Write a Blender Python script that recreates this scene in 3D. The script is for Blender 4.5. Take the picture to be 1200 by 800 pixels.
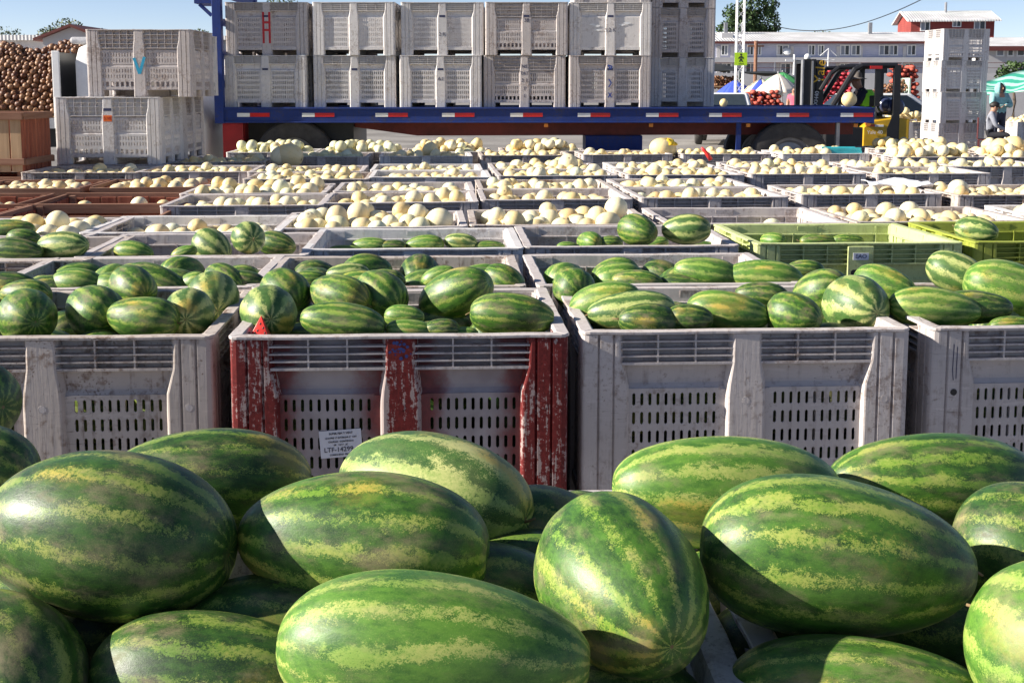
import bpy, bmesh, math, random
from mathutils import Vector, Matrix, Quaternion
from mathutils.bvhtree import BVHTree

random.seed(7)
for o in list(bpy.data.objects):
    bpy.data.objects.remove(o)
SC = bpy.context.scene
COL = SC.collection
R = math.radians

# ------------------------------------------------------------------ camera
FPX, PITCH, HORIZ, CAMZ = 1400.0, R(7.0), 103.0, 1.63
PY0 = HORIZ + FPX * math.tan(PITCH)
cd = bpy.data.cameras.new('camera')
cam = bpy.data.objects.new('camera', cd)
COL.objects.link(cam)
cam.location = (0, 0, CAMZ)
cam.rotation_euler = (R(90) - PITCH, 0, 0)
cd.sensor_width = 36
cd.lens = FPX * 36 / 1200
cd.shift_y = (PY0 - 400) / 1200
cd.clip_start, cd.clip_end = 0.05, 3000
SC.camera = cam

# ------------------------------------------------------------------ sky, sun, exposure
SUN_AZ, SUN_EL = math.atan2(-0.994, -0.105), R(25.5)
SUND = Vector((math.sin(SUN_AZ) * math.cos(SUN_EL), math.cos(SUN_AZ) * math.cos(SUN_EL), math.sin(SUN_EL)))
W = bpy.data.worlds.new('World')
SC.world = W
W.use_nodes = True
nt = W.node_tree
nt.nodes.clear()
sky = nt.nodes.new('ShaderNodeTexSky')
sky.sky_type = 'NISHITA'
sky.sun_disc = False
sky.sun_elevation = SUN_EL
sky.sun_rotation = SUN_AZ
sky.air_density = 0.6
sky.dust_density = 0.0
sky.ozone_density = 3.0
bg = nt.nodes.new('ShaderNodeBackground')
bg.inputs['Strength'].default_value = 0.066
wo = nt.nodes.new('ShaderNodeOutputWorld')
hue = nt.nodes.new('ShaderNodeMix')
hue.data_type, hue.blend_type = 'RGBA', 'MULTIPLY'
hue.inputs[0].default_value = 1.0
hue.inputs[7].default_value = (1.20, 1.0, 0.94, 1)      # a whiter, less cyan clear sky
nt.links.new(sky.outputs[0], hue.inputs[6])
nt.links.new(hue.outputs[2], bg.inputs[0])
nt.links.new(bg.outputs[0], wo.inputs[0])
sl = bpy.data.lights.new('sun', 'SUN')
sl.energy = 5.0
sl.angle = R(0.5)
sl.color = (1.0, 0.93, 0.82)
so = bpy.data.objects.new('sun', sl)
COL.objects.link(so)
so.location = (-20, -2, 30)
so.rotation_euler = SUND.to_track_quat('Z', 'Y').to_euler()
SC.view_settings.view_transform = 'Standard'
SC.view_settings.look = 'None'
SC.view_settings.gamma = 1
SC.view_settings.use_curve_mapping = False
SC.view_settings.exposure = 1.18
SC.render.engine = 'CYCLES'
SC.cycles.use_denoising = True
SC.cycles.max_bounces = 8


# ------------------------------------------------------------------ measuring: where a point of the photograph lies in the place
def ray(px, py):
    f = Vector((0, math.cos(PITCH), -math.sin(PITCH)))
    u = Vector((0, math.sin(PITCH), math.cos(PITCH)))
    return f + Vector((1, 0, 0)) * ((px - 600) / FPX) + u * ((PY0 - py) / FPX)


def at_z(px, py, z):
    r = ray(px, py)
    return Vector((0, 0, CAMZ)) + r * ((z - CAMZ) / r.z)


def at_y(px, py, y):
    r = ray(px, py)
    return Vector((0, 0, CAMZ)) + r * (y / r.y)


def proj(p):
    d = Vector(p) - Vector((0, 0, CAMZ))
    f = d.y * math.cos(PITCH) - d.z * math.sin(PITCH)
    u = d.y * math.sin(PITCH) + d.z * math.cos(PITCH)
    return 600 + FPX * d.x / f, PY0 - FPX * u / f, f


# ------------------------------------------------------------------ mesh helpers
class MB:
    def __init__(s):
        s.v, s.f, s.m = [], [], []
        s.mi = 0

    def add(s, vs, fs):
        o = len(s.v)
        s.v += [tuple(x) for x in vs]
        for f in fs:
            s.f.append(tuple(i + o for i in f))
            s.m.append(s.mi)
        return s

    def box(s, x0, x1, y0, y1, z0, z1, M=None):
        vs = [Vector(p) for p in ((x0, y0, z0), (x1, y0, z0), (x1, y1, z0), (x0, y1, z0),
                                  (x0, y0, z1), (x1, y0, z1), (x1, y1, z1), (x0, y1, z1))]
        if M is not None:
            vs = [M @ p for p in vs]
        return s.add(vs, [(0, 3, 2, 1), (4, 5, 6, 7), (0, 1, 5, 4), (1, 2, 6, 5), (2, 3, 7, 6), (3, 0, 4, 7)])

    def tube(s, pts, rad, n=8, cap=True):
        pts = [Vector(p) for p in pts]
        rs = rad if isinstance(rad, (list, tuple)) else [rad] * len(pts)
        rings, vs, fs = [], [], []
        up = Vector((0, 0, 1))
        for i, p in enumerate(pts):
            t = (pts[min(i + 1, len(pts) - 1)] - pts[max(i - 1, 0)]).normalized()
            a = t.cross(up)
            if a.length < 1e-3:
                a = t.cross(Vector((0, 1, 0)))
            a.normalize()
            b = a.cross(t)
            for k in range(n):
                an = 2 * math.pi * k / n
                vs.append(p + (a * math.cos(an) + b * math.sin(an)) * rs[i])
        for i in range(len(pts) - 1):
            for k in range(n):
                k2 = (k + 1) % n
                fs.append((i * n + k, i * n + k2, (i + 1) * n + k2, (i + 1) * n + k))
        if cap:
            fs.append(tuple(range(n))[::-1])
            fs.append(tuple((len(pts) - 1) * n + k for k in range(n)))
        return s.add(vs, fs)

    def bar(s, p0, p1, w, h):
        p0, p1 = Vector(p0), Vector(p1)
        t = (p1 - p0).normalized()
        a = t.cross(Vector((0, 0, 1)))
        if a.length < 1e-3:
            a = Vector((1, 0, 0))
        a.normalize()
        b = a.cross(t)
        vs = []
        for p in (p0, p1):
            for (i, j) in ((-1, -1), (1, -1), (1, 1), (-1, 1)):
                vs.append(p + a * i * w / 2 + b * j * h / 2)
        return s.add(vs, [(0, 1, 2, 3), (7, 6, 5, 4), (0, 4, 5, 1), (1, 5, 6, 2), (2, 6, 7, 3), (3, 7, 4, 0)])

    def loft(s, rings, closed=True, cap=True):
        n = len(rings[0])
        vs = [p for r in rings for p in r]
        fs = []
        for i in range(len(rings) - 1):
            for k in range(n if closed else n - 1):
                k2 = (k + 1) % n
                fs.append((i * n + k, i * n + k2, (i + 1) * n + k2, (i + 1) * n + k))
        if cap:
            fs.append(tuple(range(n))[::-1])
            fs.append(tuple((len(rings) - 1) * n + k for k in range(n)))
        return s.add(vs, fs)

    def lathe(s, prof, n=24, M=None):
        vs, fs = [], []
        for (r, z) in prof:
            for k in range(n):
                a = 2 * math.pi * k / n
                p = Vector((r * math.cos(a), r * math.sin(a), z))
                vs.append(M @ p if M is not None else p)
        for i in range(len(prof) - 1):
            for k in range(n):
                k2 = (k + 1) % n
                fs.append((i * n + k, i * n + k2, (i + 1) * n + k2, (i + 1) * n + k))
        return s.add(vs, fs)

    def ell(s, c, r, n=14, m=9, M=None):
        c, vs, fs = Vector(c), [], []
        for i in range(m + 1):
            t = math.pi * i / m
            for k in range(n):
                a = 2 * math.pi * k / n
                p = Vector((r[0] * math.sin(t) * math.cos(a), r[1] * math.sin(t) * math.sin(a), r[2] * math.cos(t)))
                vs.append((M @ p if M is not None else p) + c)
        for i in range(m):
            for k in range(n):
                k2 = (k + 1) % n
                fs.append((i * n + k, (i + 1) * n + k, (i + 1) * n + k2, i * n + k2))
        return s.add(vs, fs)

    def mesh(s, name, mats, smooth=False, bevel=0, fix=True):
        me = bpy.data.meshes.new(name)
        me.from_pydata([tuple(p) for p in s.v], [], s.f)
        for m in (mats if isinstance(mats, (list, tuple)) else [mats]):
            me.materials.append(m)
        me.polygons.foreach_set('material_index', s.m)
        if fix or bevel:
            bm = bmesh.new()
            bm.from_mesh(me)
            bmesh.ops.remove_doubles(bm, verts=bm.verts, dist=1e-6)
            if bevel:
                bmesh.ops.bevel(bm, geom=[e for e in bm.edges if len(e.link_faces) == 2 and e.calc_face_angle(0) > 0.6],
                                offset=bevel, segments=2, affect='EDGES', profile=0.5, clamp_overlap=True)
            bmesh.ops.recalc_face_normals(bm, faces=bm.faces)
            bm.to_mesh(me)
            bm.free()
        if smooth:
            me.polygons.foreach_set('use_smooth', [True] * len(me.polygons))
            if smooth is not True:
                me.set_sharp_from_angle(angle=smooth)
        me.update()
        return me

    def obj(s, name, mats, parent=None, smooth=False, bevel=0, **kw):
        return link(name, s.mesh(name, mats, smooth, bevel), parent, **kw)


def link(name, data, parent=None, loc=(0, 0, 0), rot=(0, 0, 0), scale=None, mat=None, **props):
    o = bpy.data.objects.new(name, data)
    COL.objects.link(o)
    o.parent = parent
    o.location = loc
    if isinstance(rot, Quaternion):
        o.rotation_mode = 'QUATERNION'
        o.rotation_quaternion = rot
    else:
        o.rotation_euler = rot
    if scale is not None:
        o.scale = scale if hasattr(scale, '__len__') else (scale,) * 3
    if mat is not None:
        o.material_slots[0].link = 'OBJECT'
        o.material_slots[0].material = mat
    for k, v in props.items():
        o[k] = v
    return o


def thing(name, label, category, loc=(0, 0, 0), rotz=0, group=None):
    o = link(name, None, None, loc, (0, 0, rotz), label=label, category=category)
    o.empty_display_size = 0.1
    if group:
        o['group'] = group
    return o


def recurse(o):
    yield o
    for c in o.children:
        yield from recurse(c)


ORD = ['', 'first', 'second', 'third', 'fourth', 'fifth', 'sixth', 'seventh', 'eighth', 'ninth', 'tenth', 'eleventh', 'twelfth',
       'thirteenth', 'fourteenth', 'fifteenth', 'sixteenth', 'seventeenth', 'eighteenth', 'nineteenth', 'twentieth',
       'twenty-first', 'twenty-second', 'twenty-third', 'twenty-fourth', 'twenty-fifth', 'twenty-sixth', 'twenty-seventh',
       'twenty-eighth', 'twenty-ninth', 'thirtieth']


# ------------------------------------------------------------------ node helpers / materials
class NT:
    def __init__(s, name):
        s.mat = bpy.data.materials.new(name)
        s.mat.use_nodes = True
        s.t = s.mat.node_tree
        s.b = s.t.nodes['Principled BSDF']

    def n(s, kind, **kw):
        nd = s.t.nodes.new(kind)
        for k, v in kw.items():
            setattr(nd, k, v)
        return nd

    def put(s, sock, val):
        if hasattr(val, 'is_output') or isinstance(val, bpy.types.NodeSocket):
            s.t.links.new(val, sock)
        else:
            sock.default_value = val

    def math(s, op, a, b=0.0, c=None, clamp=False):
        nd = s.n('ShaderNodeMath', operation=op)
        nd.use_clamp = clamp
        s.put(nd.inputs[0], a)
        s.put(nd.inputs[1], b)
        if c is not None:
            s.put(nd.inputs[2], c)
        return nd.outputs[0]

    def mix(s, f, a, b, blend='MIX'):
        nd = s.n('ShaderNodeMix', data_type='RGBA', blend_type=blend)
        s.put(nd.inputs['Factor'], f)
        for sock, v in ((nd.inputs[6], a), (nd.inputs[7], b)):
            s.put(sock, v if not isinstance(v, tuple) else (*v, 1)[:4])
        return nd.outputs[2]

    def noise(s, vec, scale, detail=3.0, rough=0.5, w=None, dist=0.0):
        nd = s.n('ShaderNodeTexNoise', noise_dimensions='4D' if w is not None else '3D')
        s.put(nd.inputs['Vector'], vec)
        nd.inputs['Scale'].default_value = scale
        nd.inputs['Detail'].default_value = detail
        nd.inputs['Roughness'].default_value = rough
        nd.inputs['Distortion'].default_value = dist
        if w is not None:
            s.put(nd.inputs['W'], w)
        return nd.outputs[0]

    def ramp(s, f, lo, hi):
        nd = s.n('ShaderNodeMapRange', interpolation_type='SMOOTHSTEP')
        s.put(nd.inputs[0], f)
        s.put(nd.inputs[1], lo)
        s.put(nd.inputs[2], hi)
        nd.inputs[3].default_value = 0
        nd.inputs[4].default_value = 1
        return nd.outputs[0]

    def coord(s, which='Object'):
        return s.n('ShaderNodeTexCoord').outputs[which]

    def scale(s, vec, sc):
        nd = s.n('ShaderNodeMapping')
        s.put(nd.inputs[0], vec)
        nd.inputs['Scale'].default_value = sc
        return nd.outputs[0]

    def attr(s, name):
        return s.n('ShaderNodeAttribute', attribute_type='OBJECT', attribute_name=name).outputs['Fac']

    def rnd(s):
        return s.n('ShaderNodeObjectInfo').outputs['Random']

    def xyz(s, vec):
        nd = s.n('ShaderNodeSeparateXYZ')
        s.put(nd.inputs[0], vec)
        return nd.outputs

    def bump(s, h, strength=0.2, dist=0.01):
        nd = s.n('ShaderNodeBump')
        nd.inputs['Strength'].default_value = strength
        nd.inputs['Distance'].default_value = dist
        s.put(nd.inputs['Height'], h)
        s.t.links.new(nd.outputs[0], s.b.inputs['Normal'])

    def done(s, col, rough=0.5, spec=None, metal=None):
        s.put(s.b.inputs['Base Color'], (*col, 1)[:4] if isinstance(col, tuple) else col)
        s.put(s.b.inputs['Roughness'], rough)
        if spec is not None:
            s.b.inputs['Specular IOR Level'].default_value = spec
        if metal is not None:
            s.b.inputs['Metallic'].default_value = metal
        return s.mat


def plain(name, col, rough=0.6, var=0.15, scale=6, metal=None, spec=None):
    t = NT(name)
    f = t.noise(t.coord(), scale, 4, 0.6)
    g = t.noise(t.coord(), scale * 7, 3, 0.6)
    f = t.math('ADD', t.math('MULTIPLY', f, 0.7), t.math('MULTIPLY', g, 0.3))
    c = t.mix(t.ramp(f, 0.3, 0.7), tuple(x * (1 - var) for x in col), tuple(min(1, x * (1 + var)) for x in col))
    return t.done(c, rough, spec, metal)


def m_plastic(name, base, dirt=(0.17, 0.12, 0.09), amount=1.0):
    t = NT(name)
    co, rnd = t.coord(), t.rnd()
    tint = t.attr('tint')
    w = t.math('MULTIPLY', rnd, 37.0)
    big = t.noise(co, 3.2, 4, 0.6, w)
    fine = t.noise(co, 26, 4, 0.65, w)
    st = t.noise(t.scale(co, (38, 38, 2.2)), 1.0, 4, 0.65, w)
    sc = t.noise(t.scale(co, (9, 9, 60)), 1.0, 2, 0.5, w)
    c = t.mix(t.ramp(big, 0.3, 0.72), tuple(x * 0.86 for x in base), tuple(min(1, x * 1.1) for x in base))
    # sun-bleached, yellower or bluer plastic from bin to bin
    c = t.mix(t.math('MULTIPLY', tint, 0.55), c, (base[0] * 1.16, base[1] * 1.14, base[2] * 1.10))
    d1 = t.ramp(t.math('ADD', t.math('MULTIPLY', st, 0.6), t.math('MULTIPLY', fine, 0.4)), 0.50, 0.66)
    d2 = t.ramp(t.math('ADD', t.math('MULTIPLY', big, 0.5), t.math('MULTIPLY', fine, 0.5)), 0.52, 0.62)
    c = t.mix(t.math('MULTIPLY', d1, 0.42 * amount), c, dirt)
    c = t.mix(t.math('MULTIPLY', d2, 0.45 * amount), c, tuple(x * 1.5 for x in dirt))
    c = t.mix(t.math('MULTIPLY', t.ramp(sc, 0.62, 0.70), 0.35), c, tuple(min(1, x * 1.3) for x in base))
    for k, (sc3, th, cl) in enumerate((((5, 5, 60), 0.004, tuple(x * 0.45 for x in dirt)), ((50, 50, 7), 0.005, tuple(min(1, x * 1.35) for x in base)))):
        sx = t.noise(t.scale(co, sc3), 0.35, 2, 0.5, t.math('ADD', w, 3.0 * k), 2.0)
        ln = t.ramp(t.math('ABSOLUTE', t.math('SUBTRACT', sx, 0.5)), th, 0.0)
        gt = t.ramp(t.noise(co, 5.0, 2, 0.5, t.math('ADD', w, 7.0 + k)), 0.50, 0.60)
        c = t.mix(t.math('MULTIPLY', t.math('MULTIPLY', ln, gt), 0.6), c, cl)
    ch = t.noise(co, 60, 5, 0.75, w)
    ck = t.ramp(t.math('ADD', t.math('MULTIPLY', ch, 0.6), t.math('MULTIPLY', big, 0.4)), 0.56, 0.585)
    c = t.mix(t.math('MULTIPLY', ck, 0.5 * amount if amount < 1.6 else 0.85), c, tuple(x * 1.15 for x in dirt))
    t.bump(t.math('ADD', t.math('MULTIPLY', fine, 0.6), st), 0.25, 0.004)
    return t.done(c, t.math('MULTIPLY_ADD', fine, 0.3, 0.45), 0.35)


def m_redpaint(name, panel=False, edge=0.0):
    t = NT(name)
    co, rnd = t.coord(), t.rnd()
    w = t.math('MULTIPLY', rnd, 17.0)
    fine = t.noise(co, 30 if panel else 62, 5, 0.72, w)
    big = t.noise(co, 5, 3, 0.6, w)
    st = t.noise(t.scale(co, (60, 60, 5)), 1.0, 5, 0.75, w)
    grey = t.mix(t.ramp(big, 0.3, 0.7), (0.28, 0.235, 0.235), (0.44, 0.39, 0.385))
    red = t.mix(t.ramp(fine, 0.3, 0.7), (0.10, 0.010, 0.010), (0.20, 0.022, 0.020))
    if panel:
        x = t.math('ABSOLUTE', t.xyz(co)[0])
        d = t.math('ABSOLUTE', t.math('SUBTRACT', x, 0.255))
        e = t.math('ADD', d, t.math('MULTIPLY', t.math('SUBTRACT', big, 0.5), 0.22))
        e = t.math('ADD', e, t.math('MULTIPLY', t.math('SUBTRACT', fine, 0.5), 0.06))
        f = t.math('MULTIPLY', t.ramp(e, 0.07, 0.16), 0.88)
        c = t.mix(f, grey, red)
    else:
        chip = t.math('ADD', t.math('MULTIPLY', fine, 0.4), t.math('MULTIPLY', st, 0.6))
        chip = t.math('ADD', chip, t.math('MULTIPLY', t.math('SUBTRACT', big, 0.5), 0.25))
        if edge:
            ax_ = t.math('ABSOLUTE', t.xyz(co)[0])
            chip = t.math('ADD', chip, t.math('MULTIPLY', t.ramp(ax_, 0.034, 0.062), edge))
        c = t.mix(t.ramp(chip, 0.55 if edge else 0.525, 0.575 if edge else 0.555), red, t.mix(st, (0.5, 0.46, 0.45), (0.26, 0.16, 0.14)))
    t.bump(fine, 0.3, 0.004)
    return t.done(c, 0.6, 0.3)


def m_melon(name, dark1, dark2, light1, light2, bands=9, cover=0.5, bloom=0.45):
    """Watermelon rind: jagged pale bands along the meridians, dusty bloom, a yellow ground spot."""
    t = NT(name)
    co, rnd = t.coord(), t.rnd()
    w = t.math('MULTIPLY', rnd, 91.0)
    x, y, z = t.xyz(co)
    ang = t.math('ARCTAN2', z, y)
    wob = t.noise(co, 1.6, 3, 0.55, w)
    wob2 = t.noise(t.scale(co, (1.3, 1.5, 1.5)), 5.5, 4, 0.65, w)
    fine = t.noise(t.scale(co, (1.5, 1.0, 1.0)), 20, 5, 0.72, w)
    vor = t.noise(t.scale(co, (1.6, 1.0, 1.0)), 66, 4, 0.75, w)
    ph = t.math('MULTIPLY_ADD', ang, float(bands), t.math('MULTIPLY', rnd, 40.0))
    ph = t.math('ADD', ph, t.math('MULTIPLY', t.math('SUBTRACT', wob, 0.5), 6.0))
    ph = t.math('ADD', ph, t.math('MULTIPLY', t.math('SUBTRACT', wob2, 0.5), 3.4))
    s = t.math('MULTIPLY_ADD', t.math('SINE', ph), 0.31, 0.5)
    s = t.math('ADD', s, t.math('MULTIPLY', t.math('SUBTRACT', wob2, 0.5), 0.6))
    s = t.math('ADD', s, t.math('MULTIPLY', t.math('SUBTRACT', fine, 0.5), 1.25))
    s = t.math('ADD', s, t.math('MULTIPLY', t.math('SUBTRACT', vor, 0.5), 1.7))
    s = t.math('ADD', s, t.math('MULTIPLY', t.math('SUBTRACT', t.noise(co, 2.6, 2, 0.5, t.math('ADD', w, 31.0)), 0.5), 0.95))
    # bands of different weight round the fruit
    s = t.math('ADD', s, t.math('MULTIPLY', t.math('SINE', t.math('MULTIPLY_ADD', ang, 2.0, w)), 0.07))
    m = t.ramp(s, 0.70 - 0.25 * cover, 0.96 - 0.25 * cover)
    dk = t.mix(t.ramp(t.math('ADD', t.math('MULTIPLY', wob2, 0.6), t.math('MULTIPLY', wob, 0.4)), 0.36, 0.62), dark1, dark2)
    dk = t.mix(t.math('MULTIPLY', t.ramp(vor, 0.45, 0.7), 0.35), dk, light1)
    lt = t.mix(t.ramp(t.math('ADD', t.math('MULTIPLY', wob, 0.6), t.math('MULTIPLY', fine, 0.4)), 0.40, 0.62), light1, light2)
    c = t.mix(m, dk, lt)
    # yellow ground spot somewhere on one flank
    gs = t.noise(co, 0.9, 2, 0.5, t.math('ADD', w, 11.0))
    gs = t.math('ADD', gs, t.math('MULTIPLY', t.math('SUBTRACT', fine, 0.5), 0.22))
    c = t.mix(t.math('MULTIPLY', t.ramp(gs, 0.57, 0.72), t.math('MULTIPLY_ADD', m, 0.6, 0.3)), c, (0.50, 0.36, 0.07))
    # dusty tan bloom rubbed on in patches
    bl = t.noise(t.scale(co, (1, 1.3, 1.3)), 2.2, 5, 0.62, t.math('ADD', w, 5.0))
    bl = t.math('ADD', bl, t.math('MULTIPLY', t.math('SUBTRACT', vor, 0.5), 0.25))
    blm = t.math('MULTIPLY', t.ramp(bl, 0.46, 0.74), bloom)
    c = t.mix(blm, c, (0.25, 0.19, 0.11))
    # thin scratches
    sx = t.noise(t.scale(co, (3, 14, 9)), 2.2, 2, 0.5, w, 1.5)
    scr = t.ramp(t.math('ABSOLUTE', t.math('SUBTRACT', sx, 0.52)), 0.006, 0.0)
    gate = t.ramp(t.noise(co, 2.7, 1, 0.5, t.math('ADD', w, 21.0)), 0.56, 0.66)
    c = t.mix(t.math('MULTIPLY', t.math('MULTIPLY', scr, gate), 0.55), c, (0.40, 0.34, 0.20))
    t.bump(t.math('ADD', wob2, t.math('MULTIPLY', vor, 0.25)), 0.07, 0.05)
    ro = t.math('MULTIPLY_ADD', blm, 0.45, t.math('MULTIPLY_ADD', fine, 0.2, 0.33))
    return t.done(c, ro, 0.42)


def m_honey(name, c1, c2, spots=0.3, net=0.0):
    t = NT(name)
    co, rnd = t.coord(), t.rnd()
    w = t.math('MULTIPLY', rnd, 63.0)
    x, y, z = t.xyz(co)
    ang = t.math('ARCTAN2', y, x)
    big = t.noise(co, 1.5, 3, 0.55, w)
    fine = t.noise(co, 12, 4, 0.7, w)
    f = t.math('ADD', t.math('MULTIPLY', rnd, 0.75), t.math('MULTIPLY', big, 0.5))
    c = t.mix(t.ramp(f, 0.3, 0.95), c1, c2)
    rib = t.math('MULTIPLY_ADD', t.math('SINE', t.math('MULTIPLY', ang, 10.0)), 0.5, 0.5)
    c = t.mix(t.math('MULTIPLY', t.ramp(rib, 0.05, 0.0), 0.18), c, (0.46, 0.40, 0.16))
    sp = t.ramp(t.math('ADD', t.math('MULTIPLY', big, 0.45), t.math('MULTIPLY', fine, 0.55)), 0.56, 0.66)
    c = t.mix(t.math('MULTIPLY', sp, spots), c, (0.42, 0.28, 0.10))
    rad = t.math('SQRT', t.math('ADD', t.math('MULTIPLY', x, x), t.math('MULTIPLY', y, y)))
    pole = t.math('MULTIPLY', t.ramp(rad, 0.13, 0.08), t.ramp(z, 0.0, 0.1))
    c = t.mix(t.math('MULTIPLY', pole, 0.7), c, (0.22, 0.15, 0.07))
    if net:
        v = t.n('ShaderNodeTexVoronoi', feature='DISTANCE_TO_EDGE')
        t.put(v.inputs['Vector'], co)
        v.inputs['Scale'].default_value = 9
        c = t.mix(t.math('MULTIPLY', t.ramp(v.outputs[0], 0.10, 0.02), net), c, (0.74, 0.62, 0.42))
    t.bump(t.math('ADD', t.math('MULTIPLY', rib, 0.3), fine), 0.08, 0.03)
    return t.done(c, 0.48, 0.4)


def m_wood(name, c1, c2, grain='z'):
    t = NT(name)
    co, rnd = t.coord(), t.rnd()
    w = t.math('MULTIPLY', rnd, 31.0)
    sc = {'z': (22, 22, 1.6), 'x': (1.6, 22, 22), 'y': (22, 1.6, 22)}[grain]
    g = t.noise(t.scale(co, sc), 1.0, 5, 0.65, w)
    b = t.noise(co, 4, 3, 0.6, w)
    c = t.mix(t.ramp(g, 0.3, 0.7), c1, c2)
    c = t.mix(t.math('MULTIPLY', rnd, 0.45), c, tuple(x * 0.55 for x in c1))
    c = t.mix(t.math('MULTIPLY', t.ramp(b, 0.55, 0.7), 0.5), c, tuple(x * 0.5 for x in c2))
    t.bump(g, 0.5, 0.004)
    return t.done(c, 0.75, 0.25)


M = {}
M['bin'] = m_plastic('bin_plastic', (0.50, 0.455, 0.44), (0.15, 0.10, 0.075))
M['bin_pale'] = m_plastic('bin_plastic_pale', (0.62, 0.595, 0.585), amount=0.7)
M['bin_dirty'] = m_plastic('bin_plastic_dirty', (0.48, 0.42, 0.38), (0.14, 0.09, 0.065), amount=1.9)
M['bin_green'] = m_plastic('bin_plastic_green', (0.50, 0.56, 0.25), (0.18, 0.17, 0.07), 0.8)
M['bin_lime'] = m_plastic('bin_plastic_lime', (0.29, 0.335, 0.05), (0.16, 0.14, 0.04), 0.8)
M['red'] = m_redpaint('worn_red_paint')
M['redp'] = m_redpaint('sprayed_red_panel', True)
M['redc'] = m_redpaint('worn_red_post', False, 0.11)
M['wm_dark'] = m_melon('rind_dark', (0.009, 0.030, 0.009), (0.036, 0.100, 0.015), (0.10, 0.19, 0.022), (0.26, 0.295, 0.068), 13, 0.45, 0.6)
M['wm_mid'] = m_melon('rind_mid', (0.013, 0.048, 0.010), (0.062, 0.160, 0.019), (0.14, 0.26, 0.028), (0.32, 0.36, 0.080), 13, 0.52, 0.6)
M['wm_light'] = m_melon('rind_light', (0.035, 0.11, 0.016), (0.10, 0.225, 0.028), (0.20, 0.32, 0.055), (0.38, 0.42, 0.11), 12, 0.68, 0.4)
M['wm_stripe'] = m_melon('rind_striped', (0.025, 0.075, 0.018), (0.06, 0.14, 0.03), (0.25, 0.34, 0.09), (0.52, 0.52, 0.20), 9, 0.95, 0.2)
M['honey'] = m_honey('melon_cream', (0.80, 0.73, 0.50), (0.76, 0.59, 0.28), 0.4)
M['honey_tan'] = m_honey('melon_tan', (0.74, 0.62, 0.37), (0.62, 0.43, 0.19), 0.5, 0.55)
M['honey_green'] = m_honey('melon_greenish', (0.74, 0.745, 0.53), (0.74, 0.70, 0.42), 0.2)  # own tint of stray melons; before the trailer it paints in shade
M['scar'] = plain('stem_scar', (0.20, 0.13, 0.06), 0.8)
M['wood_red'] = m_wood('wood_red_brown', (0.23, 0.055, 0.03), (0.40, 0.14, 0.08))
M['wood_redx'] = m_wood('wood_red_brown_rail', (0.22, 0.10, 0.06), (0.36, 0.20, 0.13), 'x')
M['wood_tan'] = m_wood('wood_tan', (0.42, 0.26, 0.14), (0.62, 0.43, 0.26))  # tan wood, lightened further for the sun on the tall crate's front
M['onion'] = m_honey('onion_skin', (0.105, 0.034, 0.018), (0.30, 0.155, 0.08), 0.5)
M['blue'] = m_plastic('blue_paint', (0.013, 0.036, 0.19), (0.045, 0.04, 0.04), 1.0)
M['chassis'] = plain('dark_red_chassis', (0.17, 0.022, 0.016), 0.55, 0.3, 3)
M['redlamp'] = plain('red_reflector', (0.55, 0.012, 0.012), 0.35, 0.15)
M['white'] = plain('white_paint', (0.78, 0.78, 0.77), 0.45, 0.06)
M['black'] = plain('black_paint', (0.012, 0.012, 0.014), 0.45, 0.3)
M['rubber'] = plain('tyre_rubber', (0.055, 0.050, 0.047), 0.8, 0.3, 9)
M['steel'] = plain('grey_steel', (0.33, 0.33, 0.34), 0.45, 0.2, 5, 0.5)
M['amber'] = plain('amber_lamp', (0.70, 0.22, 0.02), 0.3)
M['yellow'] = plain('forklift_yellow', (0.62, 0.36, 0.015), 0.45, 0.15)
M['bluepen'] = plain('blue_spray_paint', (0.02, 0.33, 0.52), 0.6, 0.1)
M['ink'] = plain('dark_marker', (0.03, 0.035, 0.09), 0.7)
M['redpen'] = plain('red_spray_paint', (0.45, 0.015, 0.02), 0.6)
M['orange'] = plain('orange_sticker', (0.85, 0.17, 0.02), 0.6)
M['paper'] = plain('white_paper', (0.72, 0.72, 0.76), 0.8, 0.05)
M['flesh'] = plain('melon_flesh', (0.72, 0.045, 0.03), 0.35, 0.2, 30)
M['rindw'] = plain('pale_rind', (0.55, 0.6, 0.35), 0.5)
M['seed'] = plain('seed_black', (0.01, 0.008, 0.006), 0.4)
M['skin'] = plain('skin', (0.36, 0.19, 0.12), 0.55, 0.1)
M['hair'] = plain('dark_hair', (0.015, 0.011, 0.009), 0.6)

# ------------------------------------------------------------------ ground
t = NT('yard_concrete')
co = t.coord()
gb = t.noise(co, 0.35, 5, 0.6)
gf = t.noise(co, 9, 4, 0.65)
gc = t.mix(t.ramp(gb, 0.35, 0.68), (0.19, 0.175, 0.16), (0.30, 0.28, 0.255))
gc = t.mix(t.math('MULTIPLY', t.ramp(gf, 0.5, 0.68), 0.5), gc, (0.12, 0.105, 0.09))
t.bump(gf, 0.3, 0.01)
M['ground'] = t.done(gc, 0.85, 0.25)
MB().add([(-900, -60, 0), (900, -60, 0), (900, 1800, 0), (-900, 1800, 0)], [(0, 1, 2, 3)]).obj('ground', M['ground'], kind='structure')

# ------------------------------------------------------------------ the plastic bulk bin (1.2 x 1.0 x 0.76 m)
BW, BD, BH = 1.2, 1.0, 0.76


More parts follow.
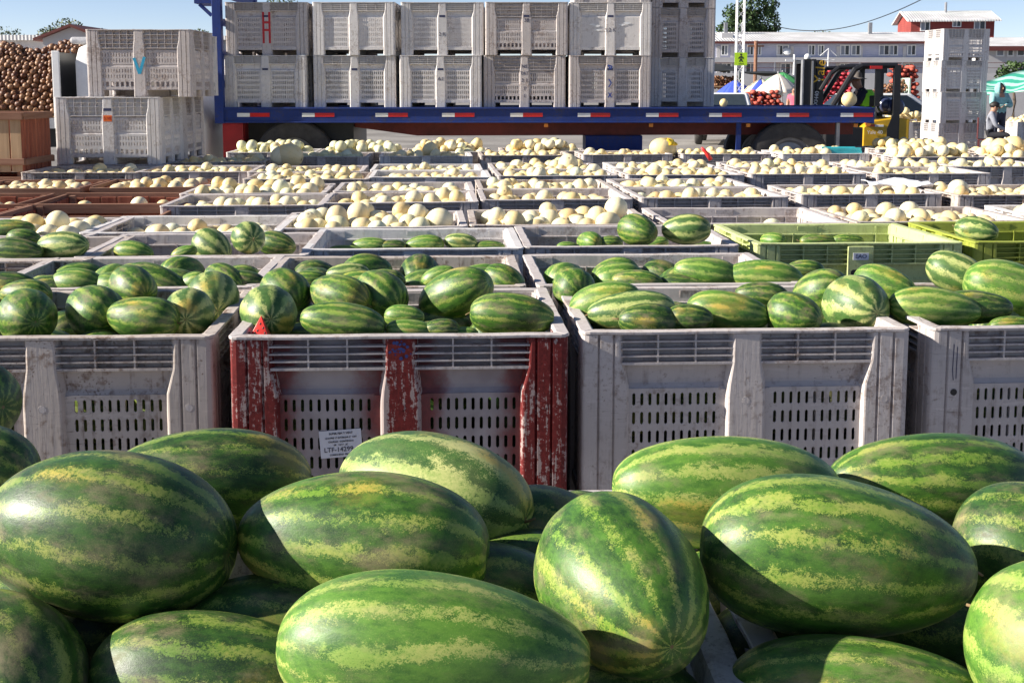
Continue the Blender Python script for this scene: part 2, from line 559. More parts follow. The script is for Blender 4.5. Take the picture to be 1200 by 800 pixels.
def wall_mesh(Wd, kind, mat):
    """One side seen from outside: recessed wall, raised window with real vent slots, inner ribs. Face plane y = 0, inside is +y."""
    bm = bmesh.new()
    cache = {}

    def V(u, y, z):
        k = (round(u, 5), round(y, 5), round(z, 5))
        if k not in cache:
            cache[k] = bm.verts.new(k)
        return cache[k]

    def Q(*pts):
        try:
            bm.faces.new([V(*p) for p in pts])
        except ValueError:
            pass

    def slot_grid(u0, u1, z0, z1, y, us, zs, hw, hh, c=None):
        # us / zs: slot centres
        c = min(hw, hh) * 0.8 if c is None else c
        pu = us[1] - us[0]
        pz = zs[1] - zs[0] if len(zs) > 1 else 2.6 * hh
        ub = [u0] + [us[0] - pu / 2 + pu * i for i in range(len(us) + 1)] + [u1]
        zb = [z0] + [zs[0] - pz / 2 + pz * i for i in range(len(zs) + 1)] + [z1]
        for i in range(len(ub) - 1):
            for j in range(len(zb) - 1):
                a, b, e, f = ub[i], ub[i + 1], zb[j], zb[j + 1]
                if b - a < 1e-6 or f - e < 1e-6:
                    continue
                if 1 <= i <= len(us) and 1 <= j <= len(zs):
                    uc, zc = us[i - 1], zs[j - 1]
                    P = [(uc - hw, y, zc - hh + c), (uc - hw + c, y, zc - hh), (uc + hw - c, y, zc - hh), (uc + hw, y, zc - hh + c),
                         (uc + hw, y, zc + hh - c), (uc + hw - c, y, zc + hh), (uc - hw + c, y, zc + hh), (uc - hw, y, zc + hh - c)]
                    C = [(a, y, e), (b, y, e), (b, y, f), (a, y, f)]
                    Q(C[0], P[1], P[0])
                    Q(C[0], C[1], P[2], P[1])
                    Q(C[1], P[3], P[2])
                    Q(C[1], C[2], P[4], P[3])
                    Q(C[2], P[5], P[4])
                    Q(C[2], C[3], P[6], P[5])
                    Q(C[3], P[7], P[6])
                    Q(C[3], C[0], P[0], P[7])
                else:
                    Q((a, y, e), (b, y, e), (b, y, f), (a, y, f))

    def ringq(o, oy, i, iy):
        (a, b, c, d), (e, f, g, h) = o, i
        Q((a, oy, c), (b, oy, c), (f, iy, g), (e, iy, g))
        Q((b, oy, c), (b, oy, d), (f, iy, h), (f, iy, g))
        Q((b, oy, d), (a, oy, d), (e, iy, h), (f, iy, h))
        Q((a, oy, d), (a, oy, c), (e, iy, g), (e, iy, h))

    yb, yf = 0.045, 0.025
    for s in (-1, 1):
        u0, u1 = 0.045, Wd / 2 - 0.125
        if s < 0:
            u0, u1 = -u1, -u0
        if kind in ('slot', 'plain'):
            o = (u0, u1, 0.085, 0.745)
            a = (u0 + 0.018, u1 - 0.020, 0.095, 0.572)
            b = (u0 + 0.026, u1 - 0.028, 0.11, 0.545)
            ringq(o, yb, a, yb)
            ringq(a, yb, b, yf)
            if kind == 'slot':
                n = int((b[1] - b[0] - 0.05) / 0.0295)
                uc = (b[0] + b[1]) / 2
                us = [uc + (i - (n - 1) / 2) * 0.0295 for i in range(n)]
                slot_grid(b[0], b[1], b[2], b[3], yf, us, [0.155 + 0.07 * i for i in range(6)], 0.0058, 0.0235, 0.005)
            else:
                Q((b[0], yf, b[2]), (b[1], yf, b[2]), (b[1], yf, b[3]), (b[0], yf, b[3]))
        else:  # 'grid': tall rib band on top, two fields of fine slots, a row of square openings at the bottom
            n = int((u1 - u0 - 0.05) / 0.032)
            uc = (u0 + u1) / 2
            us = [uc + (i - (n - 1) / 2) * 0.032 for i in range(n)]
            Q((u0, yb, 0.545), (u1, yb, 0.545), (u1, yb, 0.745), (u0, yb, 0.745))
            Q((u0, 0.02, 0.525), (u1, 0.02, 0.525), (u1, yb, 0.545), (u0, yb, 0.545))
            slot_grid(u0, u1, 0.365, 0.525, 0.02, us, [0.41, 0.475], 0.0055, 0.024, 0.004)
            Q((u0, 0.012, 0.34), (u1, 0.012, 0.34), (u1, 0.02, 0.365), (u0, 0.02, 0.365))
            slot_grid(u0, u1, 0.19, 0.34, 0.012, us, [0.23, 0.295], 0.0055, 0.022, 0.004)
            n2 = 7
            us2 = [uc + (i - (n2 - 1) / 2) * (u1 - u0 - 0.03) / n2 for i in range(n2)]
            slot_grid(u0, u1, 0.085, 0.19, 0.012, us2, [0.14], 0.017, 0.03, 0.003)
    bmesh.ops.recalc_face_normals(bm, faces=bm.faces)
    bmesh.ops.solidify(bm, geom=bm.faces[:], thickness=0.006)
    me = bpy.data.meshes.new('wall_panel')
    bm.to_mesh(me)
    bm.free()
    # inner stiffening ribs
    mb = MB()
    for i in range(6):
        u = (i - 2.5) * Wd / 6.6
        mb.box(u - 0.004, u + 0.004, 0.049, 0.059, 0.13, 0.70)
    mb.box(-Wd / 2 + 0.06, Wd / 2 - 0.06, 0.053, 0.0565, 0.12, 0.70)   # inner skin seen inside the bin
    b2 = bmesh.new()
    b2.from_mesh(me)
    if kind == 'grid' or kind == 'slot':
        # the skin would close the slots: keep it to the recessed upper zone only
        mb = MB()
        for i in range(6):
            u = (i - 2.5) * Wd / 6.6
            mb.box(u - 0.004, u + 0.004, 0.0512, 0.061, 0.13, 0.70)
    tmp = mb.mesh('tmp', mat)
    b2.from_mesh(tmp)
    b2.to_mesh(me)
    b2.free()
    bpy.data.meshes.remove(tmp)
    me.materials.append(mat)
    return me


def rib_mesh(Wd, kind, mat):
    mb = MB()
    zs = (0.640, 0.667, 0.694, 0.721) if kind != 'grid' else (0.55, 0.60, 0.65, 0.70)
    for s in (-1, 1):
        a, b = 0.050, Wd / 2 - 0.138
        for i, z in enumerate(zs):
            h = 0.0045 if i == 0 else 0.0026
            mb.box(s * a, s * b, 0.003, 0.047, z - h, z + h) if s > 0 else mb.box(-b, -a, 0.003, 0.047, z - h, z + h)
        nv = 2 if Wd > 1.1 else 1
        if kind == 'grid':
            nv = 4
        for k in range(nv):
            u = s * (a + (b - a) * (k + 1) / (nv + 1))
            mb.box(u - 0.003, u + 0.003, 0.0045, 0.046, zs[0], 0.747)
    return mb.mesh('rib_grid', mat)


def post_mesh(mat):
    def ring(w, z):
        P = [(w + 0.014, 0.030), (w, 0.002), (w - 0.006, 0), (0.121, 0), (0.115, 0.010), (0.109, 0), (0.066, 0), (0.060, 0.010), (0.054, 0),
             (0.024, 0), (0.009, 0.004), (0.004, 0.009), (0, 0.024), (0, 0.054), (0.010, 0.060), (0, 0.066), (0, 0.109), (0.010, 0.115),
             (0, 0.121), (0, w - 0.006), (0.002, w), (0.030, w + 0.014), (0.052, w + 0.014), (0.052, 0.066), (0.066, 0.052), (w + 0.014, 0.052)]
        return [(x, y, z) for x, y in P]
    mb = MB()
    mb.loft([ring(0.158, 0.0), ring(0.163, 0.02), ring(0.163, 0.55), ring(0.140, 0.645), ring(0.136, 0.748)])
    return mb.mesh('corner_post', mat)


def cpost_mesh(mat):
    mb = MB()

    def ring(w, z):
        return [(-w - 0.013, 0.03, z), (-w, 0.003, z), (-w + 0.006, 0, z), (w - 0.006, 0, z), (w, 0.003, z), (w + 0.013, 0.03, z), (w + 0.013, 0.0515, z), (-w - 0.013, 0.0515, z)]
    mb.loft([ring(0.066, 0.0), ring(0.066, 0.52), ring(0.063, 0.56), ring(0.051, 0.645), ring(0.050, 0.7475)])
    return mb.mesh('center_post', mat)


def rim_mesh(mat):
    rng = random.Random(5)
    prof = [(-0.003, 0.7495), (-0.0035, 0.758), (-0.001, 0.760), (0.040, 0.760), (0.046, 0.757), (0.052, 0.700), (0.0585, 0.698), (0.0585, 0.690), (0.046, 0.694), (0.044, 0.7485)]

    def loop(ins, z):
        hx, hy, r = BW / 2 - ins, BD / 2 - ins, max(0.026 - ins, 0.008)
        out = []
        nseg = 10
        cs = [(hx - r, hy - r, 0), (-(hx - r), hy - r, 90), (-(hx - r), -(hy - r), 180), (hx - r, -(hy - r), 270)]
        for i, (cx, cy, a0) in enumerate(cs):
            for k in range(4):
                a = R(a0 + 30 * k)
                out.append((cx + r * math.cos(a), cy + r * math.sin(a), z))
            nx, ny, na = cs[(i + 1) % 4]
            a = R(a0 + 90)
            e = (cx + r * math.cos(a), cy + r * math.sin(a))
            a2 = R(na)
            g = (nx + r * math.cos(a2), ny + r * math.sin(a2))
            for k in range(1, nseg):
                f = k / nseg
                out.append((e[0] + (g[0] - e[0]) * f, e[1] + (g[1] - e[1]) * f, z))
        return out
    rings = [loop(i, z) for i, z in prof]
    n = len(rings[0])
    wob = [(rng.uniform(-.0016, .0016), rng.uniform(-.0016, .0016), rng.uniform(-.0018, .0018)) for _ in range(n)]
    rings = [[(p[0] + wob[k][0], p[1] + wob[k][1], p[2] + wob[k][2]) for k, p in enumerate(r)] for r in rings]
    mb = MB()
    vs = [p for r in rings for p in r]
    fs = []
    m = len(rings)
    for i in range(m):
        for k in range(n):
            k2, i2 = (k + 1) % n, (i + 1) % m
            fs.append((i * n + k, i * n + k2, i2 * n + k2, i2 * n + k))
    mb.add(vs, fs)
    return mb.mesh('rim', mat)


def floor_mesh(mat):
    mb = MB()
    mb.box(-0.54, 0.54, -0.44, 0.44, 0.095, 0.125)
    for x in (-0.40, 0.40):
        mb.box(x - 0.13, x + 0.13, -0.485, 0.485, 0.0852, 0.0945)
    for y in (-0.468, 0.468):
        mb.box(-0.43, -0.07, y - 0.022, y + 0.022, 0.075, 0.118)
        mb.box(0.07, 0.43, y - 0.022, y + 0.022, 0.075, 0.118)
    for x in (-0.568, 0.568):
        mb.box(x - 0.022, x + 0.022, -0.33, -0.07, 0.075, 0.118)
        mb.box(x - 0.022, x + 0.022, 0.07, 0.33, 0.075, 0.118)
    mb.box(-0.065, 0.065, -0.44, 0.44, 0.0, 0.094)
    return mb.mesh('floor', mat)


_bm = {}


def bin_parts(kind, mk):
    key = (kind, mk)
    if key not in _bm:
        m = M[mk]
        _bm[key] = dict(ww=wall_mesh(BW, kind, m), wd=wall_mesh(BD, kind, m), rw=rib_mesh(BW, kind, m), rd=rib_mesh(BD, kind, m),
                        post=post_mesh(m), cp=cpost_mesh(m), rim=rim_mesh(m), floor=floor_mesh(m))
    return _bm[key]


BUTTON = MB().lathe([(0.0, 0.0004), (0.0125, 0.0004), (0.0132, -0.0012), (0.0142, -0.0012), (0.0150, 0.0003), (0.016, -0.001)], 16, Matrix.Rotation(R(90), 4, 'X')).mesh('button', M['bin'], False)
BINS = {}


def make_bin(label, pos, yaw, kind='slot', mk='bin', group='plastic bins in the field', z=0.0, tint=None, buttons=False, red=False, name='plastic_bin', full=True, key=None):
    P = bin_parts(kind, mk)
    t = thing(name, label, 'bin', (pos[0], pos[1], z), yaw, group)
    tint = random.random() if tint is None else tint
    cps = []
    for i, (loc, rz, Wd) in enumerate((((0, -BD / 2, 0), 0, 'w'), ((BW / 2, 0, 0), 90, 'd'), ((0, BD / 2, 0), 180, 'w'), ((-BW / 2, 0, 0), 270, 'd'))):
        wm = M['redp'] if red and i == 0 else None
        link('wall_panel', P['w' + Wd], t, loc, (0, 0, R(rz)), mat=wm, tint=tint)
        link('rib_grid', P['r' + Wd], t, loc, (0, 0, R(rz)), tint=tint)
        c = link('center_post', P['cp'], t, loc, (0, 0, R(rz)), mat=M['redc'] if red and i == 0 else None, tint=tint)
        cps.append(c)
        if buttons and i == 0:
            link('button', BUTTON, c, (0, 0.0, 0.50), tint=tint, mat=M['red'] if red else None)
    for i, (loc, rz) in enumerate((((-BW / 2, -BD / 2, 0), 0), ((BW / 2, -BD / 2, 0), 90), ((BW / 2, BD / 2, 0), 180), ((-BW / 2, BD / 2, 0), 270))):
        c = link('corner_post', P['post'], t, loc, (0, 0, R(rz)), mat=M['red'] if red and i < 2 else None, tint=tint)
        if buttons and i == 1:
            link('button', BUTTON, c, (0, 0.088, 0.50), (0, 0, R(-90)), tint=tint, mat=M['red'] if red else None)
        if buttons and i == 0:
            link('button', BUTTON, c, (0.088, 0, 0.50), tint=tint, mat=M['red'] if red else None)
    link('rim', P['rim'], t, tint=tint)
    link('floor', P['floor'], t, tint=tint)
    if key:
        BINS[key] = dict(o=t, pos=Vector((pos[0], pos[1], z)), yaw=yaw, mel=[])
    return t


# ------------------------------------------------------------------ wooden crates
PLANKS = {}


def plank_mesh(w, d, h, mk):
    k = (round(w, 3), round(d, 3), round(h, 3), mk)
    if k not in PLANKS:
        PLANKS[k] = MB().box(-w / 2, w / 2, -d / 2, d / 2, 0, h).mesh('plank', M[mk], bevel=0.003)
    return PLANKS[k]


def wood_crate(label, pos, yaw, Wd=1.15, D=0.98, H=0.72, z=0.0, mk='wood_red', mkx='wood_redx', group='wooden crates beside the plastic bins', key=None, front=None, n=8):
    t = thing('wooden_crate', label, 'crate', (pos[0], pos[1], z), yaw, group)
    rng = random.Random(hash((round(pos[0], 2), round(pos[1], 2), round(z, 2))) & 0xffff)
    for (cx, cy, L, rz) in ((0, -D / 2, Wd, 0), (Wd / 2, 0, D, 90), (0, D / 2, Wd, 180), (-Wd / 2, 0, D, 270)):
        k = n if L == Wd else n - 1
        pw = L / k
        c, s = math.cos(R(rz)), math.sin(R(rz))
        for i in range(k):
            u = (i + 0.5) * pw - L / 2
            off = 0.011 + rng.uniform(-0.002, 0.002)
            x, y = cx + c * u - s * off, cy + s * u + c * off
            mm = front if (front and rz == 0) else mk
            link('plank', plank_mesh(pw - 0.014, 0.02, H - 0.08, mm), t, (x, y, 0.05 + rng.uniform(-0.006, 0.006)), (0, 0, R(rz) + rng.uniform(-.01, .01)))
        for (zz, hh, dd) in ((H - 0.075, 0.075, 0.027), (0.12, 0.07, 0.024)):
            off = -0.0165
            x, y = cx - s * off, cy + c * off
            link('rail', plank_mesh(L + (0.05 if L == Wd else -0.02), dd, hh, mkx), t, (x, y, zz + rng.uniform(-.006, .006)), (0, rng.uniform(-.006, .006), R(rz)))
    for sx in (-1, 1):
        for sy in (-1, 1):
            link('corner_stud', plank_mesh(0.05, 0.05, H - 0.01, mkx), t, (sx * (Wd / 2 - 0.05), sy * (D / 2 - 0.05), 0.0))
    for i in range(6):
        link('floor_board', plank_mesh(Wd / 6 - 0.01, D - 0.06, 0.018, mk), t, ((i - 2.5) * Wd / 6.3, 0, 0.055))
    if key:
        BINS[key] = dict(o=t, pos=Vector((pos[0], pos[1], z)), yaw=yaw, mel=[])
    return t


# ------------------------------------------------------------------ the field of bins, front to back
YAW = 0.062
jr = random.Random(11)
FIELD = [
    # key, reference, px, py (middle of a rim edge in the photograph), which edge ('f'ront / key of the bin it stands behind)
    ('A1', 45, 395.5, 'f'), ('B1', 468, 393, 'f'), ('C1', 876.5, 387.5, 'f'), ('D1', 1279, 381.5, 'f'),
    ('Z2', -90, 317, 'A1'), ('A2', 190, 309, 'A1'), ('B2', 466, 304.5, 'B1'), ('C2', 746, 298, 'C1'),
    ('A3', -39, 306, 'f'), ('B3', 224, 300, 'f'), ('C3', 484, 292, 'f'), ('D3', 741.5, 288, 'f'), ('E3', 1008, 285, 'f'), ('F3', 1261, 282, 'f'),
    ('A4', 45, 260, 'A3'), ('B4', 245, 255, 'B3'), ('C4', 443, 248, 'C3'), ('D4', 645, 241.5, 'D3'), ('E4', 841, 236.5, 'E3'), ('F4', 1033, 236, 'E3'), ('G4', 1232, 235, 'F3'),
    ('B5', 283, 241, 'f'), ('C5', 469, 237.5, 'f'), ('D5', 653.5, 233.5, 'f'), ('E5', 838.5, 231.5, 'f'), ('F5', 1022, 227.5, 'f'), ('G5', 1206, 228, 'f'),
    ('B6', 318, 214, 'B5'), ('C6', 478, 210.5, 'C5'), ('D6', 630, 208.5, 'D5'), ('E6', 782, 208.5, 'E5'),
    ('B7', 358, 210, 'f'), ('C7', 504, 207.5, 'f'), ('D7', 654, 206, 'f'), ('E7', 804, 205, 'f'), ('F7', 948, 204, 'f'), ('G7', 1095, 203.5, 'f'),
    ('B8', 373, 191, 'B7'), ('C8', 503, 188.5, 'C7'), ('D8', 631, 187, 'D7'), ('E8', 762, 187, 'E7'), ('F8', 893, 187, 'F7'), ('G8', 1024, 187, 'G7'), ('H8', 1181, 195, 'f'),
    ('A9', 93, 202, 'f'), ('B9', 227, 201, 'f'),
    ('A10', 250, 190, 'f'), ('B10', 376, 183.5, 'f'), ('C10', 499, 183, 'f'), ('D10', 617, 182, 'f'), ('E10', 736, 181, 'f'), ('F10', 852, 180.5, 'f'), ('G10', 968, 180, 'f'), ('H10', 1105, 184, 'f'), ('I10', 1226, 184, 'f'),
    ('B11', 322, 178, 'B10'), ('C11', 425, 177, 'C10'), ('D11', 524, 176, 'C10'), ('E11', 632, 175, 'D10'), ('H11', 1062, 176, 'G10'), ('I11', 1180, 176, 'H10'),
]
SPEC = {'A1': ('bin_dirty', True), 'B1': ('bin', True), 'C1': ('bin', True), 'D1': ('bin', True), 'E3': ('bin_green', False), 'F3': ('bin_lime', False)}
LBL = {
    'A1': 'dirty grey bin of watermelons at the front, left of the red-painted bin',
    'B1': 'grey bin with worn red paint and a paper tag, full of watermelons',
    'C1': 'grey bin of watermelons directly right of the red-painted bin',
    'D1': 'front bin of watermelons cut by the right edge, with a dark hole in its post',
    'Z2': 'bin at the left edge in the second row behind the dirty grey bin',
    'A2': 'bin of watermelons right behind the dirty grey front bin',
    'B2': 'bin of watermelons right behind the red-painted bin',
    'C2': 'bin of watermelons behind the grey bin right of the red-painted one',
    'A3': 'bin of dark watermelons at the left edge in the third row',
    'B3': 'bin with a broken front rim and a few watermelons, third row left',
    'C3': 'low-filled grey bin of watermelons right of the broken-rimmed bin',
    'D3': 'grey bin with dark scrawled post, two watermelons above its rim',
    'E3': 'pale green bin with a white tag over its slotted handle',
    'F3': 'yellow-green bin at the right edge beside the pale green bin',
    'E4': 'nearly empty bin right behind the pale green bin',
}
rows = {}
for k, *_ in FIELD:
    rows.setdefault(int(k[1:]), []).append(k)


def bin_phrase(k):
    r = int(k[1:])
    return '%s bin from left, row %s' % (ORD[rows[r].index(k) + 1], ORD[r])


for k, px, py, ref in FIELD:
    yaw = YAW + jr.uniform(-0.012, 0.012)
    ax = Vector((-math.sin(yaw), math.cos(yaw), 0))
    if ref == 'f':
        c = at_z(px, py, BH) + ax * (BD / 2)
    else:
        b = BINS[ref]['pos']
        p = at_z(px, py, BH)
        # stands right behind that bin: keep its sideways place, close the gap in depth
        p = p * 1.0 - ax * (BD / 2)
        lx = (p - b).dot(Vector((ax.y, -ax.x, 0)))
        c = b + Vector((ax.y, -ax.x, 0)) * lx + ax * (BD + 0.035)
        sc = c.y / p.y
        c.x = p.x * (0.5 + 0.5 * sc)
    mk, btn = SPEC.get(k, (jr.choice(['bin', 'bin', 'bin_pale', 'bin_dirty']), False))
    r = int(k[1:])
    lab = LBL.get(k) or 'grey plastic bin of pale melons, %s from left in row %s' % (ORD[rows[r].index(k) + 1], ORD[r])
    o = make_bin(lab, c, yaw, 'slot', mk, 'plastic bins in the field', 0, None, btn, k == 'B1', key=k)
    o.rotation_euler = (jr.uniform(-.004, .004), jr.uniform(-.005, .005), yaw)

for k, px, py, Wd in (('W5a', -120, 256, 1.15), ('W5b', 88, 254, 1.15), ('W6a', -72, 240, 1.15), ('W6b', 121, 239.5, 1.1), ('W7a', 26, 220.5, 1.0), ('W7b', 172, 219, 0.98)):
    yaw = YAW + jr.uniform(-.02, .02)
    p = at_z(px, py, 0.72) + Vector((-math.sin(yaw), math.cos(yaw), 0)) * 0.49
    wood_crate({'W5a': 'wooden crate cut by the left edge, in front of the other red-brown crates',
                'W5b': 'empty red-brown wooden crate behind the bin of mixed melons',
                'W6a': 'red-brown wooden crate of pale melons, left of the nearly empty one',
                'W6b': 'red-brown wooden crate holding only two or three pale melons',
                'W7a': 'wooden crate of tan melons, left one in front of the stacked bins',
                'W7b': 'wooden crate heaped with tan melons, right one in front of the stacked bins'}[k],
               p, yaw, Wd, 0.95, 0.72, key=k)

# foreground bins (only their rims and the grate between them show)
for k, px, py, lab in (('P0', 446, 577, 'foreground bin heaped with big watermelons, centre of the picture'), ('Q0', 1108, 571, 'foreground bin heaped with big watermelons at lower right'),
                       ('O0', -218, 583, 'foreground bin of watermelons beyond the left edge')):
    yaw = YAW * 0.6
    c = at_z(px, py, BH) - Vector((-math.sin(yaw), math.cos(yaw), 0)) * (BD / 2)
    make_bin(lab, c, yaw, 'slot', 'bin', 'plastic bins in the field', key=k)

# ------------------------------------------------------------------ watermelons
def melon_unit(seed, nu, nv):
    rng = random.Random(seed)
    vs, fs = [], []
    lump = [(rng.uniform(-1, 1), rng.uniform(0, 6.28), rng.uniform(0, 6.28)) for _ in range(5)]
    bend, egg = rng.uniform(-.09, .09), rng.uniform(-.15, .15)
    for i in range(nv + 1):
        th = math.pi * i / nv
        x = -math.cos(th)
        r = math.sin(th) ** 0.88
        r *= 1 + egg * x
        xe = x
        q = math.exp(-((1 - abs(x)) / 0.006)) * 0.035          # dimple at both ends
        xe = x * (1 - q)
        for k in range(nu):
            a = 2 * math.pi * k / nu
            rr = r * (1 + 0.008 * math.sin(9 * a) * math.sin(th))
            for A, p1, p2 in lump:
                rr *= 1 + 0.012 * A * math.sin(2 * a + p1) * math.sin(3 * th + p2)
            vs.append((xe, rr * math.cos(a), rr * math.sin(a) + bend * x * x))
    for i in range(nv):
        for k in range(nu):
            k2 = (k + 1) % nu
            fs.append((i * nu + k, i * nu + k2, (i + 1) * nu + k2, (i + 1) * nu + k))
    return vs, fs


WMU = [MB().add(*melon_unit(s, 64, 44)).mesh('watermelon', M['wm_mid'], True) for s in range(9)]
SCAR = MB().lathe([(0, 0.012), (0.35, 0.010), (0.8, 0.02), (1.0, 0.0), (1.15, -0.10)], 14, Matrix.Rotation(R(90), 4, 'Y')).mesh('stem_scar', M['scar'], True)
VINE = MB().tube([(0, 0, 0), (0.5, 0.05, 0.1), (1.0, 0.25, 0.35), (1.5, 0.6, 0.5)], [0.22, 0.17, 0.15, 0.12], 8).mesh('stem', M['scar'], True)
wr = random.Random(3)
OCC = []          # melons as spheres / ellipsoids for the hidden-surface count below


def wmelon(cx, cy, a, b, roll=0, yaw=0, tone='mid', y=None, z=None, bk=None, label='', group=None, fixed=None, scar=None, pitch=0.0, spin=None):
    """cx, cy, a, b: middle, half length and half thickness measured in the photograph; roll > 0: right end lower; yaw > 0: right end nearer."""
    if fixed:
        c, ra, rb = fixed
    else:
        c = at_y(cx, cy, y) if y is not None else at_z(cx, cy, 0.775 if z is None else z)
        f = proj(c)[2]
        ra, rb = a * f / FPX, b * f / FPX
    d = Vector((math.cos(R(yaw)) * math.cos(R(roll)), -math.sin(R(yaw)), -math.sin(R(roll)) + pitch)).normalized()
    q = d.to_track_quat('X', 'Z')
    sp = wr.uniform(0, 360) if spin is None else spin
    q = q @ Quaternion((1, 0, 0), R(sp))
    o = link('watermelon', wr.choice(WMU), None, c, q, (ra, rb, rb), M['wm_' + tone], label=label, category='watermelon')
    o['group'] = group or 'watermelons in the bins'
    # the end that faces the viewer shows its scar
    view = (Vector((0, 0, CAMZ)) - Vector(c)).normalized()
    e = d.dot(view)
    if scar or (scar is None and abs(e) > 0.35):
        sg = 1 if e > 0 else -1
        s = link('stem_scar', SCAR, o)
        s.location = (0.967 * sg, 0, 0)
        s.rotation_euler = (0, 0, 0 if sg > 0 else math.pi)
        k = 0.011
        s.scale = (k / ra, k / rb, k / rb)
    if fixed is None and wr.random() < 0.45:
        sg = wr.choice((1, -1))
        k = 0.014 + 0.004 * wr.random()
        v = link('stem', VINE, o, (0.955 * sg, 0, 0), (wr.uniform(0, 6.28), 0, 0 if sg > 0 else math.pi))
        v.scale = (k / ra, k / rb, k / rb)
    OCC.append((Vector(c), ra, rb, q.copy()))
    return o


FG = 'big watermelons heaped in the foreground bins'
wm = [  # cx, cy, a, b, roll, yaw, tone, depth, label
    (128, 626, 151, 97, 5, 8, 'dark', 1.90, 'largest dark green watermelon at the left edge of the foreground heap', 20),
    (427, 637, 149, 84, 3, 6, 'mid', 1.93, 'watermelon with yellow blotches behind the nearest foreground watermelon', 80),
    (247, 562, 118, 60, 4, -8, 'dark', 2.34, 'dark watermelon in front of the dirty grey bin, behind the largest one', 10),
    (507, 584, 122, 75, 5, 24, 'stripe', 2.20, 'yellowish watermelon below the red-painted bin, its right end scarred', 140),
    (508, 764, 186, 90, 2, 4, 'light', 1.56, 'nearest light green watermelon at the bottom centre', 60),
    (852, 578, 137, 67, 4, -4, 'light', 2.20, 'light watermelon below the bin right of the red-painted one', 200),
    (979, 653, 159, 92, 4, 6, 'mid', 1.84, 'big glossy watermelon right of the one with its stem end showing', 260),
    (1096, 568, 128, 60, 3, -5, 'mid', 2.32, 'tan-netted watermelon behind the big glossy one, far right', 110),
    (1222, 655, 104, 84, 8, 30, 'dark', 1.98, 'watermelon cut by the right edge, beside the big glossy one', 30),
    (1258, 770, 120, 104, 5, 55, 'light', 1.56, 'pale green watermelon at the bottom right corner', 60),
    (1003, 815, 150, 68, -3, 10, 'mid', 1.68, 'half-shaded watermelon under the big glossy one', 150),
    (258, 802, 155, 82, 3, 5, 'dark', 1.74, 'watermelon at the bottom, left of the nearest light green one', 70),
    (10, 785, 112, 82, 25, 40, 'dark', 1.72, 'shaded watermelon in the bottom left corner', 100),
    (640, 645, 86, 74, 5, 20, 'dark', 2.22, 'dark watermelon in the gap between yellowish and stem-end watermelons', 10),
    (690, 640, 70, 62, 5, 10, 'dark', 2.42, 'watermelon top peeking out at the back rim of the foreground bin', 50),
    (-27, 470, 46, 46, 0, 30, 'dark', 2.75, 'upper of two watermelons cut by the left edge above the foreground heap', 50),
    (-30, 545, 80, 50, 8, 10, 'dark', 2.45, 'lower of two watermelons cut by the left edge above the foreground heap', 80),
]
for cx, cy, a, b, ro, ya, tn, y, lab, sp in wm:
    wmelon(cx, cy, a, b, ro, ya, tn, y=y, label=lab, group=FG, spin=sp)
wmelon(731, 688, 132, 94, 7, 71, 'mid', y=1.76, label='roundish watermelon with its brown stem end turned to the viewer', group=FG, scar=True, spin=15)
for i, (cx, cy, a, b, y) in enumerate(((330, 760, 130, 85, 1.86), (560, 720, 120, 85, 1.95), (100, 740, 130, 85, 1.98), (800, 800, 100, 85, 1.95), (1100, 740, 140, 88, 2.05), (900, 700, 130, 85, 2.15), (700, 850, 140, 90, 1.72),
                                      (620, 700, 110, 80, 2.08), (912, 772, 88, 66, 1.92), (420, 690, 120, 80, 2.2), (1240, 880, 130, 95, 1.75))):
    wmelon(cx, cy, a, b, wr.uniform(-10, 10), wr.uniform(-20, 20), 'dark', y=y, z=None, group=FG, label='dark watermelon deep in the shade under the foreground heap')

